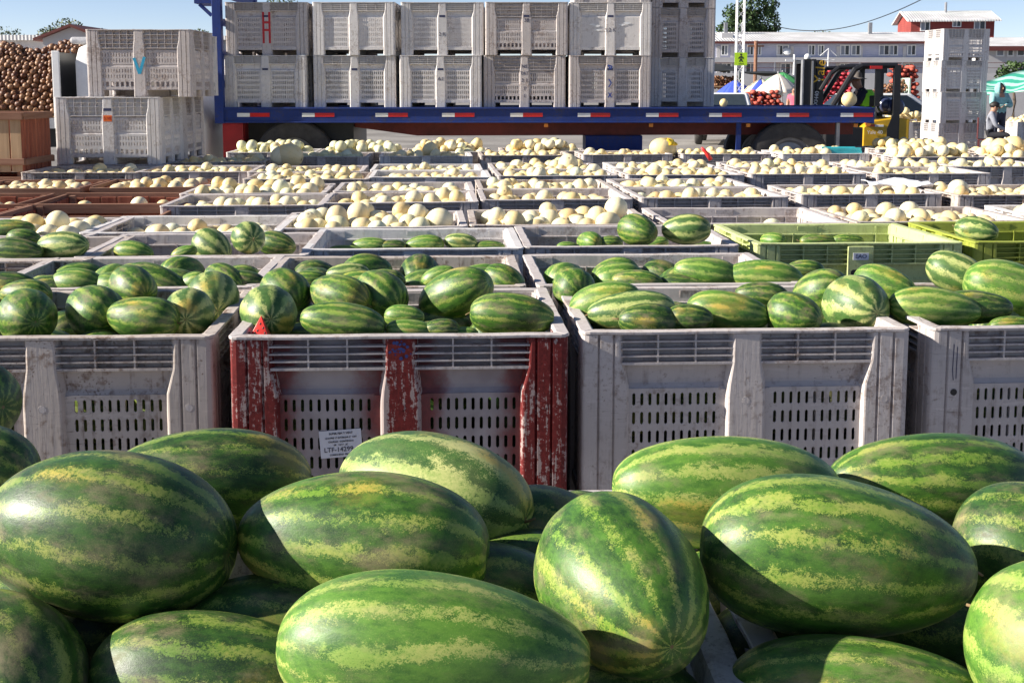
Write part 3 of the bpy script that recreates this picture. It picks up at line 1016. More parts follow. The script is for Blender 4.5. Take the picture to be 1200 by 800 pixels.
MID = {
    'A1': [(33, 372, 36, 33, 0, 55, 'mid'), (112, 366, 38, 32, 18, 35, 'mid'), (168, 374, 44, 27, 4, 10, 'mid'), (221, 368, 34, 30, 0, 80, 'stripe'),
           (250, 350, 31, 30, 20, 65, 'stripe'), (156, 337, 37, 25, 8, 48, 'mid'), (30, 345, 32, 18, 0, 10, 'mid'), (8, 338, 40, 20, 5, 0, 'dark')],
    'A2': [(182, 332, 42, 22, 14, 15, 'mid'), (91, 333, 32, 19, 5, 5, 'light'), (128, 337, 24, 18, 0, 20, 'light'), (264, 328, 28, 18, 15, 30, 'mid'), (290, 332, 24, 15, 5, 0, 'dark'), (224, 334, 22, 14, -25, 10, 'light'),
           (60, 338, 28, 16, 0, 0, 'dark')],
    'B1': [(315, 368, 37, 33, 0, 75, 'stripe'), (334, 344, 33, 29, 20, 45, 'mid'), (398, 348, 42, 26, 8, 30, 'mid'), (446, 345, 36, 28, 25, 40, 'mid'), (402, 378, 51, 24, 6, 6, 'mid'), (474, 371, 24, 14, 0, 10, 'light'), (482, 388, 30, 14, 4, 0, 'light'),
           (517, 386, 22, 13, 0, 0, 'dark'), (541, 392, 20, 9, 0, 0, 'light'), (533, 345, 50, 29, -24, 25, 'mid'), (600, 370, 50, 27, 4, 4, 'mid')],
    'B2': [(360, 330, 24, 13, 0, 0, 'mid'), (408, 322, 26, 14, 0, 0, 'stripe'), (590, 330, 26, 20, 25, 20, 'mid'), (514, 325, 22, 13, -25, 10, 'light'), (489, 337, 16, 8, 0, 0, 'mid'), (450, 330, 26, 15, 0, 10, 'dark')],
    'C1': [(740, 366, 52, 25, -4, 6, 'stripe'), (709, 355, 43, 25, -16, 10, 'light'), (672, 338, 28, 25, 10, 70, 'mid'), (853, 366, 49, 25, 5, 10, 'light'), (808, 374, 28, 18, 0, 10, 'dark'), (893, 347, 32, 17, 5, 10, 'dark'), (931, 369, 34, 26, 5, 45, 'mid'),
           (962, 344, 36, 28, -25, 42, 'mid'), (1005, 359, 44, 36, 0, 76, 'stripe'), (1037, 335, 38, 23, 12, 35, 'light'), (760, 377, 36, 22, 6, 0, 'dark')],
    'C2': [(747, 331, 31, 15, 6, 8, 'mid'), (809, 337, 38, 15, 8, 10, 'dark'), (828, 321, 39, 20, 8, 5, 'light'), (894, 325, 47, 21, 3, 6, 'light'), (944, 316, 22, 12, 5, 0, 'mid')],
    'D1': [(1095, 362, 53, 25, 4, 6, 'light'), (1122, 321, 37, 24, 20, 30, 'stripe'), (1182, 340, 52, 33, 14, 14, 'light'), (1189, 382, 30, 12, 0, 0, 'mid'), (1145, 360, 40, 20, 0, 10, 'dark')],
    'A3': [(20, 294, 32, 15, 5, 5, 'dark'), (74, 289, 34, 18, -6, 18, 'stripe'), (28, 280, 20, 12, 5, 0, 'mid')],
    'A4': [(12, 271, 30, 14, -6, 0, 'mid')],
    'B3': [(157, 296, 24, 14, 5, 10, 'light'), (216, 297, 16, 9, -20, 0, 'light'), (249, 290, 26, 20, 22, 30, 'stripe'), (325, 286, 24, 15, 8, 20, 'dark')],
    'C3': [(434, 288, 23, 10, 0, 8, 'light'), (460, 289, 16, 8, 0, 0, 'dark'), (498, 286, 23, 11, -3, 8, 'light'), (540, 284, 20, 11, 5, 10, 'stripe'), (572, 289, 20, 7, 0, 0, 'mid'), (405, 293, 20, 6, 0, 0, 'light')],
    'D3': [(691, 284, 20, 13, 0, 60, 'light'), (666, 290, 14, 7, 0, 0, 'light'), (715, 285, 15, 9, 0, 0, 'mid'), (768, 286, 16, 8, -15, 0, 'light'), (822, 290, 22, 8, 0, 0, 'mid')],
    'E3': [(906, 283, 16, 11, 0, 40, 'light'), (959, 283, 22, 9, 0, 0, 'mid'), (994, 283, 19, 9, 5, 0, 'mid')],
    'F3': [],
}
SPECIAL = [  # heaped high on the rim
    ('B3', 290, 278, 24, 19, 0, 62, 'stripe', 0.86), ('D3', 747, 270, 26, 18.5, 8, 45, 'mid', 0.87), ('D3', 804, 269, 29, 18, -3, 12, 'stripe', 0.87), ('F3', 1144, 270, 25, 16, 6, 35, 'stripe', 0.80)]
WBIN = {'A1': 'the dirty grey front bin', 'A2': 'the bin behind the dirty grey front bin', 'B1': 'the red-painted bin', 'B2': 'the bin behind the red-painted bin',
        'C1': 'the front bin right of the red-painted one', 'C2': 'the second-row bin right of centre', 'D1': 'the front bin at the right edge', 'A3': 'the left-edge bin of row three',
        'A4': 'the left-edge bin of mixed melons', 'B3': 'the broken-rimmed bin', 'C3': 'the low-filled bin', 'D3': 'the bin with the scrawled post', 'E3': 'the pale green bin', 'F3': 'the yellow-green bin'}
LOOK = {'mid': 'mid-green', 'dark': 'dark green', 'light': 'light green', 'stripe': 'pale-striped'}
ZB = {'C3': 0.66, 'D3': 0.68, 'E3': 0.63, 'B3': 0.74, 'A3': 0.80, 'A4': 0.80}
for k, L in MID.items():
    ent = [(e, None) for e in L] + [((s[1], s[2], s[3], s[4], s[5], s[6], s[7]), s[8]) for s in SPECIAL if s[0] == k]
    ent.sort(key=lambda e: e[0][0])
    for i, (e, zz) in enumerate(ent):
        cx, cy, a, b, ro, ya, tn = e
        zc = zz if zz else ZB.get(k, 0.775)
        p = at_z(cx, cy, zc)
        # keep it within its bin's walls in depth
        by = BINS[k]['pos'].y
        lo, hi = by - 0.5 + 0.17, by + 0.5 - 0.12
        y = min(max(p.y, lo), hi)
        lab = '%s watermelon, %s from left in %s' % (LOOK[tn], ORD[i + 1], WBIN[k]) if len(ent) > 1 else '%s watermelon lying alone in %s' % (LOOK[tn], WBIN[k])
        if zz:
            lab = '%s watermelon riding high, %s from left in %s' % (LOOK[tn], ORD[i + 1], WBIN[k])
        wmelon(cx, cy, a, b, ro, ya, tn, y=y, label=lab)
# lower layer in the shade between them
for k, n in (('A1', 12), ('A2', 12), ('B1', 12), ('B2', 12), ('C1', 12), ('C2', 12), ('D1', 12), ('A3', 8), ('Z2', 6)):
    b = BINS[k]
    for i in range(n):
        gx, gy = (i % 4 - 1.5) * 0.265 + wr.uniform(-.03, .03), (i // 4 - 1) * 0.275 + wr.uniform(-.03, .03)
        if k == 'Z2':
            gx = 0.1 + 0.4 * (i % 2)
        p = Matrix.Rotation(b['yaw'], 3, 'Z') @ Vector((gx, gy, 0)) + b['pos']
        second = k in ('A2', 'B2', 'C2')
        p.z = (0.66 if second else 0.61) + wr.uniform(-.03, .04)
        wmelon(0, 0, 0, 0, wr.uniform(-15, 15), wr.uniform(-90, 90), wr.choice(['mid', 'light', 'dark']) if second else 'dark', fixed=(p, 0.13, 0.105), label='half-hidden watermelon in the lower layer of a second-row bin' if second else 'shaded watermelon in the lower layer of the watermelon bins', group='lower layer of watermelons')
# deeper layers that only show as darkness behind the vent slots
fm_ = MB()
lo_v, lo_f = melon_unit(50, 12, 8)
for k in ('A1', 'B1', 'C1', 'D1'):
    b = BINS[k]
    for lz in (0.235, 0.43, 0.515):
        for ix in range(4):
            for iy in range(4):
                q_ = Quaternion((0, 0, 1), wr.uniform(-.4, .4))
                c_ = Matrix.Rotation(b['yaw'], 3, 'Z') @ Vector(((ix - 1.5) * 0.265, (iy - 1.5) * 0.215, lz)) + b['pos']
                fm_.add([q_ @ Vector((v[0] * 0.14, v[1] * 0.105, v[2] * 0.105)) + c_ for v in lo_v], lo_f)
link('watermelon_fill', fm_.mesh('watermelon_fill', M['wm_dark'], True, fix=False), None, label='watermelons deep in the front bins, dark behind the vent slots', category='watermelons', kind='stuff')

# the cut red wedge shown on the red-painted bin
w = thing('melon_wedge', 'cut red watermelon wedge at the front left corner of the red-painted bin', 'wedge', at_y(305, 394, 4.27))
w.location.z += 0.0
w.rotation_euler = (R(-14), 0, R(-8))
f = MB()
f.add([(-0.036, -0.012, 0), (0.036, -0.012, 0), (0, -0.004, 0.078), (-0.030, 0.045, 0), (0.030, 0.045, 0), (0, 0.012, 0.07)],
      [(0, 1, 2), (0, 2, 5, 3), (1, 4, 5, 2), (3, 5, 4), (0, 3, 4, 1)])
f.obj('flesh', M['flesh'], w, bevel=0.003, smooth=True)
MB().box(-0.038, 0.038, -0.014, 0.047, -0.012, -0.0005).obj('rind', M['rindw'], w, bevel=0.003)
for sx, sz in ((-0.008, 0.02), (0.012, 0.03), (0.0, 0.045), (-0.018, 0.012), (0.02, 0.012)):
    MB().ell((sx, -0.012 + sz * 0.1, sz), (0.0028, 0.0015, 0.0045), 8, 6).obj('seed', M['seed'], w, smooth=True)

# ------------------------------------------------------------------ pale melons
HSPEC = {  # n, z of the first layer's middles, tone, mean radius
    'A4': (16, 0.70, 'honey', .092), 'B4': (36, 0.64, 'honey', .088), 'C4': (50, 0.69, 'honey', .086), 'D4': (46, 0.68, 'honey', .088), 'E4': (5, 0.62, 'honey', .086), 'F4': (44, 0.67, 'honey', .086), 'G4': (44, 0.68, 'honey', .088),
    'B5': (40, 0.66, 'honey', .082), 'C5': (40, 0.67, 'honey', .085), 'D5': (38, 0.67, 'honey', .083), 'E5': (40, 0.67, 'honey', .083), 'F5': (38, 0.67, 'honey', .083), 'G5': (42, 0.69, 'honey', .085),
    'B6': (44, 0.70, 'honey', .090), 'C6': (38, 0.68, 'honey', .083), 'D6': (40, 0.68, 'honey', .083), 'E6': (42, 0.69, 'honey', .085),
    'B7': (42, 0.69, 'honey', .085), 'C7': (38, 0.67, 'honey', .082), 'D7': (48, 0.70, 'honey', .088), 'E7': (44, 0.70, 'honey', .085), 'F7': (44, 0.69, 'honey', .085), 'G7': (38, 0.67, 'honey', .082),
    'B8': (40, 0.69, 'honey', .085), 'C8': (40, 0.68, 'honey', .082), 'D8': (46, 0.70, 'honey', .085), 'E8': (46, 0.70, 'honey', .087), 'F8': (44, 0.70, 'honey', .085), 'G8': (46, 0.71, 'honey', .085), 'H8': (44, 0.70, 'honey', .085),
    'A9': (36, 0.68, 'honey', .080), 'B9': (40, 0.69, 'honey', .083), 'A10': (46, 0.70, 'honey', .088), 'B10': (44, 0.70, 'honey_green', .083), 'C10': (48, 0.70, 'honey', .083), 'D10': (44, 0.70, 'honey', .083), 'E10': (40, 0.69, 'honey', .083),  # the greenish bin holds cream melons with shadow put into the colour
    'F10': (42, 0.70, 'honey', .083), 'G10': (46, 0.71, 'honey', .085), 'H10': (60, 0.71, 'honey', .092), 'I10': (64, 0.71, 'honey', .095),
    'B11': (62, 0.70, 'honey_green', .090), 'C11': (56, 0.70, 'honey_green', .090), 'D11': (60, 0.71, 'honey', .088), 'E11': (60, 0.71, 'honey', .088), 'H11': (64, 0.71, 'honey', .09), 'I11': (66, 0.72, 'honey', .09),  # greenish tone here stands in for the shadow before the trailer
    'W6a': (22, 0.60, 'honey_tan', .085), 'W6b': (3, 0.66, 'honey', .090), 'W7a': (30, 0.65, 'honey_tan', .085), 'W7b': (42, 0.66, 'honey_tan', .088),
}
hr = random.Random(21)
HON = []
for k, (n, zf, tone, rm) in HSPEC.items():
    heaped = n > 50
    rm *= 0.80
    n = int(n * (1.12 if not heaped else 1.05)) if n > 10 else n
    zf += {'C4': 0.035, 'D4': 0.03, 'F4': 0.02, 'G4': 0.02, 'B6': 0.02}.get(k, 0.004)
    b = BINS[k]
    hx, hy = (0.53, 0.43) if k[0] != 'W' else (0.44, 0.41)
    pl = []
    mound = 0.10 if heaped else 0.0
    for i in range(n):
        r = rm * hr.uniform(0.86, 1.14)
        best = None
        for _ in range(60):
            x, y = hr.uniform(-hx + r, hx - r), hr.uniform(-hy + r, hy - r)
            z = zf - rm + r
            for (qx, qy, qz, qr) in pl:
                d2 = (qx - x) ** 2 + (qy - y) ** 2
                s = (r + qr) * 0.985
                if d2 < s * s:
                    z = max(z, qz + math.sqrt(s * s - d2))
            sc = z + mound * ((x / hx) ** 2 + (y / hy) ** 2)
            if k == 'A4':
                sc -= 0.2 * x
            if best is None or sc < best[0]:
                best = (sc, x, y, z)
        if best[3] > zf + (0.135 if heaped else 0.06):
            continue
        pl.append((best[1], best[2], best[3], r))
    Mz = Matrix.Rotation(b['yaw'], 3, 'Z')
    for (x, y, z, r) in pl:
        p = Mz @ Vector((x, y, 0)) + b['pos']
        p.z = z
        u_ = hr.random()
        HON.append(dict(c=p, r=r, k=k, tone=tone if u_ > 0.2 or k[0] == 'W' else ('honey_tan' if u_ < 0.09 else 'honey_green')))
# single big ones seen riding on the heaps
for px, py, rp, k in ((39, 262, 12, 'A4'), (68, 260, 13.5, 'A4'), (722, 244, 13.5, 'D4'), (666, 168 + 24, 12, 'D8'), (340, 182, 14, 'A10'), (328, 183, 11, 'A10'), (1123, 222, 12, 'G5'), (504, 176, 9, 'C10'), (1188, 172, 13, 'I10'), (1172, 174, 12, 'I10')):
    y = BINS[k]['pos'].y + (-0.15 if k in ('A10', 'D8') else 0)
    c = at_y(px, py, y)
    HON.append(dict(c=c, r=rp * proj(c)[2] / FPX, k=k, tone='honey'))


# how much of each pale melon the photograph shows: the 300 that show largest are individuals, the rest one mass
def ico(c, rs, q=None, n=8, m=6):
    vs, fs = [], []
    for i in range(m + 1):
        t = math.pi * i / m
        for k in range(n):
            a = 2 * math.pi * k / n
            p = Vector((rs[0] * math.cos(t), rs[1] * math.sin(t) * math.cos(a), rs[2] * math.sin(t) * math.sin(a)))
            vs.append((q @ p if q else p) + c)
    for i in range(m):
        for k in range(n):
            k2 = (k + 1) % n
            fs.append((i * n + k, i * n + k2, (i + 1) * n + k2, (i + 1) * n + k))
    return vs, fs


bv, bf, own = [], [], []


def occ(vs, fs, i):
    o = len(bv)
    bv.extend(vs)
    for f_ in fs:
        bf.append([j + o for j in f_])
        own.append(i)


for i, h in enumerate(HON):
    occ(*ico(h['c'], (h['r'],) * 3), i)
for c, ra, rb, q in OCC:
    occ(*ico(c, (ra, rb, rb), q), -1)
for k, b in BINS.items():
    Mz = Matrix.Rotation(b['yaw'], 3, 'Z')
    hh = 0.76 if k[0] != 'W' else 0.72
    vs = [Mz @ Vector((sx * 0.6, sy * 0.5, z)) + b['pos'] for z in (0, hh) for sx, sy in ((-1, -1), (1, -1), (1, 1), (-1, 1))]
    occ(vs, [(0, 1, 5, 4), (1, 2, 6, 5), (2, 3, 7, 6), (3, 0, 4, 7)], -1)
tree_ = BVHTree.FromPolygons(bv, bf)
camp = Vector((0, 0, CAMZ))
for i, h in enumerate(HON):
    px, py, f_ = proj(h['c'])
    seen = 0
    d = (h['c'] - camp).normalized()
    rt = d.cross(Vector((0, 0, 1))).normalized()
    up = rt.cross(d)
    pts = [(0, 0)] + [(0.5 * math.cos(a * 1.047), 0.5 * math.sin(a * 1.047)) for a in range(6)] + [(0.85 * math.cos(a * .785), 0.85 * math.sin(a * .785)) for a in range(8)]
    for (u, v) in pts:
        tgt = h['c'] + (rt * u + up * v) * h['r']
        hit = tree_.ray_cast(camp, (tgt - camp).normalized())
        if hit[2] is not None and own[hit[2]] == i:
            seen += 1
    inside = -12 < px < 1212
    h['px'] = px
    h['py'] = py
    h['area'] = (seen / len(pts)) * (h['r'] * FPX / f_) ** 2 if inside else 0
order = sorted(range(len(HON)), key=lambda i: -HON[i]['area'])
single = set(i for i in order[:300] if HON[i]['area'] > 0)


def honey_unit(seed, nu, nv):
    rng = random.Random(seed)
    el = rng.uniform(0.98, 1.24)
    ph = [rng.uniform(0, 6.28) for _ in range(4)]
    vs, fs = [], []
    for i in range(nv + 1):
        th = math.pi * i / nv
        for k in range(nu):
            a = 2 * math.pi * k / nu
            r = 1 + 0.012 * math.sin(2 * a + ph[0]) * math.sin(2 * th + ph[1]) + 0.010 * math.sin(3 * a + ph[2])
            q = math.exp(-math.sin(th) / 0.12) * 0.06
            vs.append((r * math.sin(th) * math.cos(a) * 0.98, r * math.sin(th) * math.sin(a) * 0.98, (1 - q) * math.cos(th) * el * 0.98))
    for i in range(nv):
        for k in range(nu):
            k2 = (k + 1) % nu
            fs.append((i * nu + k, (i + 1) * nu + k, (i + 1) * nu + k2, i * nu + k2))
    return vs, fs


HU = [MB().add(*honey_unit(s, 28, 18)).mesh('melon', M['honey'], True) for s in range(8)]
HL = [honey_unit(s, 14, 9) for s in range(4)]
byb = {}
for i in single:
    byb.setdefault(HON[i]['k'], []).append(i)
CW = {'W6a': 'the left red-brown crate', 'W6b': 'the nearly empty red-brown crate', 'W7a': 'the left tan-melon crate', 'W7b': 'the right tan-melon crate', 'A4': 'the left-edge bin of mixed melons', 'E4': 'the nearly empty bin'}
for k, L in byb.items():
    L.sort(key=lambda i: HON[i]['px'])
    for j, i in enumerate(L):
        h = HON[i]
        where = CW.get(k, bin_phrase(k) if k[0] != 'W' else '')
        kind = {'honey': 'cream', 'honey_tan': 'tan', 'honey_green': 'greenish'}[h['tone']]
        size = 'large ' if h['r'] > 0.080 else ('small ' if h['r'] < 0.062 else '')
        q = Quaternion((hr.gauss(0, 1), hr.gauss(0, 1), hr.gauss(0, 1), hr.gauss(0, 1))).normalized()
        link('melon', hr.choice(HU), None, h['c'], q, h['r'], M[h['tone']], label='%s%s melon, %s from left in %s' % (size, kind, ORD[j + 1], where), category='melon', group='pale melons in the bins')
for tone in ('honey', 'honey_tan', 'honey_green'):
    mb = MB()
    for i, h in enumerate(HON):
        if i in single or h['tone'] != tone:
            continue
        q = Quaternion((hr.gauss(0, 1), hr.gauss(0, 1), hr.gauss(0, 1), hr.gauss(0, 1))).normalized()
        vs, fs = hr.choice(HL)
        mb.add([q @ (Vector(v) * h['r']) + h['c'] for v in vs], fs)
    mb.mesh_ = mb.mesh('melon_fill', M[tone], True, fix=False)
    link('melon_fill', mb.mesh_, None, label={'honey': 'mass of smaller cream melons filling the bins behind', 'honey_tan': 'mass of tan melons in the wooden crates and among the cream ones', 'honey_green': 'mass of greenish melons among the cream ones, and shade-tinted ones before the trailer'}[tone],
         category='melons', kind='stuff')


# ------------------------------------------------------------------ writing
def text_mesh(s, size, mat, thick=0.0008, align='CENTER', sx=1.0):
    cu = bpy.data.curves.new('lettering', 'FONT')
    cu.body = s
    cu.size = size
    cu.extrude = thick
    cu.align_x = align
    cu.align_y = 'CENTER'
    cu.resolution_u = 3
    tmp = bpy.data.objects.new('tmp', cu)
    COL.objects.link(tmp)
    dg = bpy.context.evaluated_depsgraph_get()
    me = bpy.data.meshes.new_from_object(tmp.evaluated_get(dg))
    bpy.data.objects.remove(tmp)
    bpy.data.curves.remove(cu)
    me.materials.clear()
    me.materials.append(mat)
    for v in me.vertices:
        v.co.x *= sx
    return me


def lettering(name, s, size, mat, parent, loc, rot=(R(90), 0, 0), sx=1.0):
    return link(name, text_mesh(s, size, mat, sx=sx), parent, loc, rot)


def part(t, name):
    return [c for c in t.children if c.name.split('.')[0] == name]


def strokes(name, segs, w, mat, parent, y=-0.0015):
    mb = MB()
    for k, (a, b) in enumerate(segs):
        d = Vector((b[0] - a[0], 0, b[1] - a[1]))
        n = Vector((-d.z, 0, d.x)).normalized() * w / 2
        A, B = Vector((a[0], y - k * 0.0002, a[1])), Vector((b[0], y - k * 0.0002, b[1]))
        mb.add([A - n, B - n, B + n, A + n], [(0, 1, 2, 3)])
    return mb.obj(name, mat, parent)


# paper tag on the red-painted bin
tagp = part(BINS['B1']['o'], 'wall_panel')[0]
pt = MB().box(-0.075, 0.075, -0.0008, 0.0, -0.05, 0.05).obj('paper_tag', M['paper'], tagp, loc=(-0.215, 0.017, 0.365), rot=(0, R(-4), 0))
BINK = plain('tag_ink', (0.05, 0.05, 0.07), 0.8)
for tx, sz, zz, xx in (('LTF-14299', 0.024, -0.022, -0.008), ('SUPER FEM Y VENT', 0.010, 0.038, 0.0), ('1210 PRE 17 INTERIOR C  1041', 0.0085, 0.022, 0.0), ('CALIDAD  CONTENIDA', 0.0085, 0.008, 0.0), ('08   12/17   JC', 0.0085, -0.004, 0.0), ('COSECHERO  FRUTA', 0.0085, -0.040, 0.0)):
    lettering('tag_print', tx, sz, BINK, tagp, (-0.215 + xx, 0.0155, 0.365 + zz), (R(90), R(-4), 0))
# blue dab above the red on the middle post
bd = MB()
rr = random.Random(2)
for i in range(26):
    x, z = rr.gauss(0, 0.016), 0.705 + rr.gauss(0, 0.017)
    if abs(x) < 0.042 and z < 0.742:
        s_ = rr.uniform(0.003, 0.008)
        bd.add([(x + s_ * math.cos(a_ * 1.05), -0.0012 - i * 0.00005, z + s_ * rr.uniform(.6, 1.2) * math.sin(a_ * 1.05)) for a_ in range(6)], [tuple(range(6))])
bd.obj('blue_paint_dab', plain('blue_dab', (0.02, 0.035, 0.16), 0.7), part(BINS['B1']['o'], 'center_post')[0])
# dark hole in the right-hand bin's post
dp = part(BINS['D1']['o'], 'corner_post')[0]
MB().lathe([(0, 0.0015), (0.0125, 0.0015), (0.0125, -0.002)], 16, Matrix.Translation((0.088, 0, 0.52)) @ Matrix.Rotation(R(90), 4, 'X')).obj('bolt_hole', M['black'], dp)
strokes('pen_mark', [((0.082, 0.70), (0.080, 0.60)), ((0.080, 0.60), (0.084, 0.565)), ((0.095, 0.69), (0.094, 0.57))], 0.003, M['ink'], dp)
# green bin: handle slot plate with white tag
gp = part(BINS['E3']['o'], 'center_post')[0]
gpl = MB()
gpl.box(-0.075, 0.075, -0.012, -0.001, 0.50, 0.742)
gpl.obj('handle_plate', M['bin_green'], gp, bevel=0.004, tint=0.6)
MB().loft([[(x * 0.055, y, 0.592 + z) for x, z in ((-0.8, -0.018), (0.8, -0.018), (1, -0.008), (1, 0.008), (0.8, 0.018), (-0.8, 0.018), (-1, 0.008), (-1, -0.008))] for y in (-0.0135, -0.011)]).obj('handle_hole', M['black'], gp)
MB().box(-0.045, 0.045, -0.0145, -0.0125, 0.665, 0.705).obj('tag', M['paper'], gp)
lettering('tag_print', 'EAO', 0.034, M['ink'], gp, (0, -0.0155, 0.685))
lettering('marker_writing', 'PATA', 0.04, M['ink'], part(BINS['D3']['o'], 'center_post')[0], (0, -0.002, 0.70))
lettering('marker_writing', 'NS', 0.05, M['ink'], part(BINS['B3']['o'], 'center_post')[0], (0, -0.002, 0.70))

# ------------------------------------------------------------------ the flatbed trailer
TY = 17.5
TX0, TX1 = at_y(257, 130, TY).x, at_y(1021, 130, TY).x
ZD = at_y(600, 127, TY).z
tr = thing('flatbed_trailer', 'blue flatbed trailer with dark red chassis carrying two layers of bins', 'trailer', ((TX0 + TX1) / 2, TY, 0))
ox = (TX0 + TX1) / 2
x0, x1 = TX0 - ox, TX1 - ox
MB().box(x0 + .02, x1 - .02, 0.06, 2.40, ZD - 0.05, ZD).obj('deck', M['blue'], tr)
MB().box(x0, x1, -0.0, 0.06, ZD - 0.21, ZD + 0.012).box(x0, x1, -0.025, 0.0, ZD - 0.012, ZD + 0.016).box(x0, x1, -0.02, 0.0, ZD - 0.212, ZD - 0.19).obj('side_rail', M['blue'], tr, bevel=0.004)
MB().box(x0, x1, 2.40, 2.46, ZD - 0.21, ZD + 0.012).obj('side_rail', M['blue'], tr, bevel=0.004)
MB().box(x1, x1 + 0.05, 0, 2.46, ZD - 0.22, ZD + 0.01).obj('tail_board', M['blue'], tr)
for i, px in enumerate((278, 354, 440, 518, 598, 677, 757, 831, 910, 985)):
    x = at_y(px, 138, TY).x - ox
    a = MB().box(x, x + 0.185, -0.004, -0.0005, ZD - 0.125, ZD - 0.07).obj('white_reflector', M['white'], tr)
    MB().box(x + 0.187, x + 0.187 + 0.285, -0.004, -0.0005, ZD - 0.125, ZD - 0.068).obj('red_reflector', M['redlamp'], tr)
# headboard
hb = MB()
hb.box(x0 - 0.06, x0 + 0.07, -0.04, 0.09, ZD - 0.22, ZD + 2.1)
hb.box(x0 - 0.06, x0 + 0.07, 2.37, 2.5, ZD - 0.22, ZD + 2.1)
for z in (0.3, 0.75, 1.2, 1.62, 2.0):
    hb.box(x0 - 0.03, x0 + 0.04, 0.09, 2.37, ZD + z, ZD + z + 0.1)
hb.obj('headboard', M['blue'], tr, bevel=0.006)
MB().box(x0 - 0.31, x0 - 0.062, -0.03, 0.6, ZD + 1.50, ZD + 1.56).bar((x0 - 0.24, 0, ZD + 1.49), (x0 - 0.07, 0, ZD + 1.33), 0.03, 0.05).obj('bracket', M['blue'], tr)
MB().box(x0 + 0.07, x0 + 0.42, 0.0, 0.05, ZD + 1.66, ZD + 1.78).obj('headboard_rail', M['blue'], tr)
# chassis
ch = MB()
xa = at_y(405, 150, TY).x - ox
for y in (0.55, 1.75):
    ch.add([(xa - .1, y, ZD - 0.21), (x1 - .1, y, ZD - 0.21), (x1 - .1, y, ZD - 0.40), (xa + 1.0, y, ZD - 0.42), (xa - .1, y, ZD - 0.27),
            (xa - .1, y + .14, ZD - 0.21), (x1 - .1, y + .14, ZD - 0.21), (x1 - .1, y + .14, ZD - 0.40), (xa + 1.0, y + .14, ZD - 0.42), (xa - .1, y + .14, ZD - 0.27)],
           [(0, 1, 2, 3, 4), (9, 8, 7, 6, 5), (0, 5, 6, 1), (1, 6, 7, 2), (2, 7, 8, 3), (3, 8, 9, 4), (4, 9, 5, 0)])
for i in range(11):
    xx = x0 + 0.4 + i * 0.88
    ch.box(xx, xx + 0.07, 0.08, 2.38, ZD - 0.16, ZD - 0.055)
ch.obj('chassis', M['chassis'], tr)
MB().box(x0 + .03, x0 + .33, 0.03, 0.5, ZD - 0.85, ZD - 0.215).obj('front_bogie_frame', plain('bright_red', (0.30, 0.012, 0.014), 0.45), tr, bevel=0.01)
MB().box(x0 + 0.3, x0 + 1.9, 0.4, 2.0, ZD - 0.62, ZD - 0.215).obj('turntable', M['black'], tr)
xb0, xb1 = at_y(688, 160, TY).x - ox, at_y(756, 160, TY).x - ox
MB().box(xb0, xb1, 0.35, 1.1, ZD - 0.75, ZD - 0.41).obj('toolbox', M['blue'], tr, bevel=0.01)
xm = at_y(863, 160, TY).x - ox
MB().box(xm, xm + 0.07, 0.02, 0.06, ZD - 0.75, ZD - 0.21).obj('strut', M['blue'], tr)
xm = at_y(981, 160, TY).x - ox
MB().box(xm, xm + 0.05, 0.05, 0.12, ZD - 0.6, ZD - 0.21).obj('strut', M['steel'], tr)
for px, py in ((640, 146), (763, 146), (877, 144), (1003, 144)):
    x = at_y(px, py, TY).x - ox
    MB().box(x - 0.03, x + 0.03, 0.0, 0.04, ZD - 0.275, ZD - 0.222).obj('side_lamp', M['amber'], tr, bevel=0.006)


def wheel(parent, x, y, z, r, w, facing=-1, rimcol='steel'):
    prof = [(r * 0.56, -w / 2), (r * 0.62, -w / 2 - 0.012), (r * 0.86, -w / 2 - 0.012), (r * 0.95, -w / 2 + 0.008), (r, -w / 2 + 0.04), (r, w / 2 - 0.04), (r * 0.95, w / 2 - .008), (r * 0.62, w / 2 + .012), (r * 0.56, w / 2)]
    Mx = Matrix.Rotation(R(90), 4, 'X')
    ty = MB().lathe(prof, 40, Mx).obj('tyre', M['rubber'], parent, smooth=R(40), loc=(x, y, z))
    rim = [(r * 0.57, w / 2), (r * 0.55, w / 2 - .02), (r * 0.50, w / 2 - 0.03), (r * 0.44, w / 2 - 0.09), (r * 0.30, w / 2 - 0.08), (r * 0.26, w / 2 - .02), (r * 0.12, w / 2 + 0.02), (0.0, w / 2 + 0.02)]
    MB().lathe(rim, 32, Mx if facing < 0 else Matrix.Rotation(R(-90), 4, 'X')).obj('rim', M[rimcol], ty, smooth=R(40))
    return ty


RW = 0.58
for px in (345, 925):
    xw = at_y(px, 170, TY + .1).x - ox
    for yy in (0.17, 2.25):
        wheel(tr, xw, yy, RW, RW, 0.26)
    MB().tube([(xw, 0.1, RW), (xw, 2.3, RW)], 0.07, 10).obj('axle', M['black'], tr)

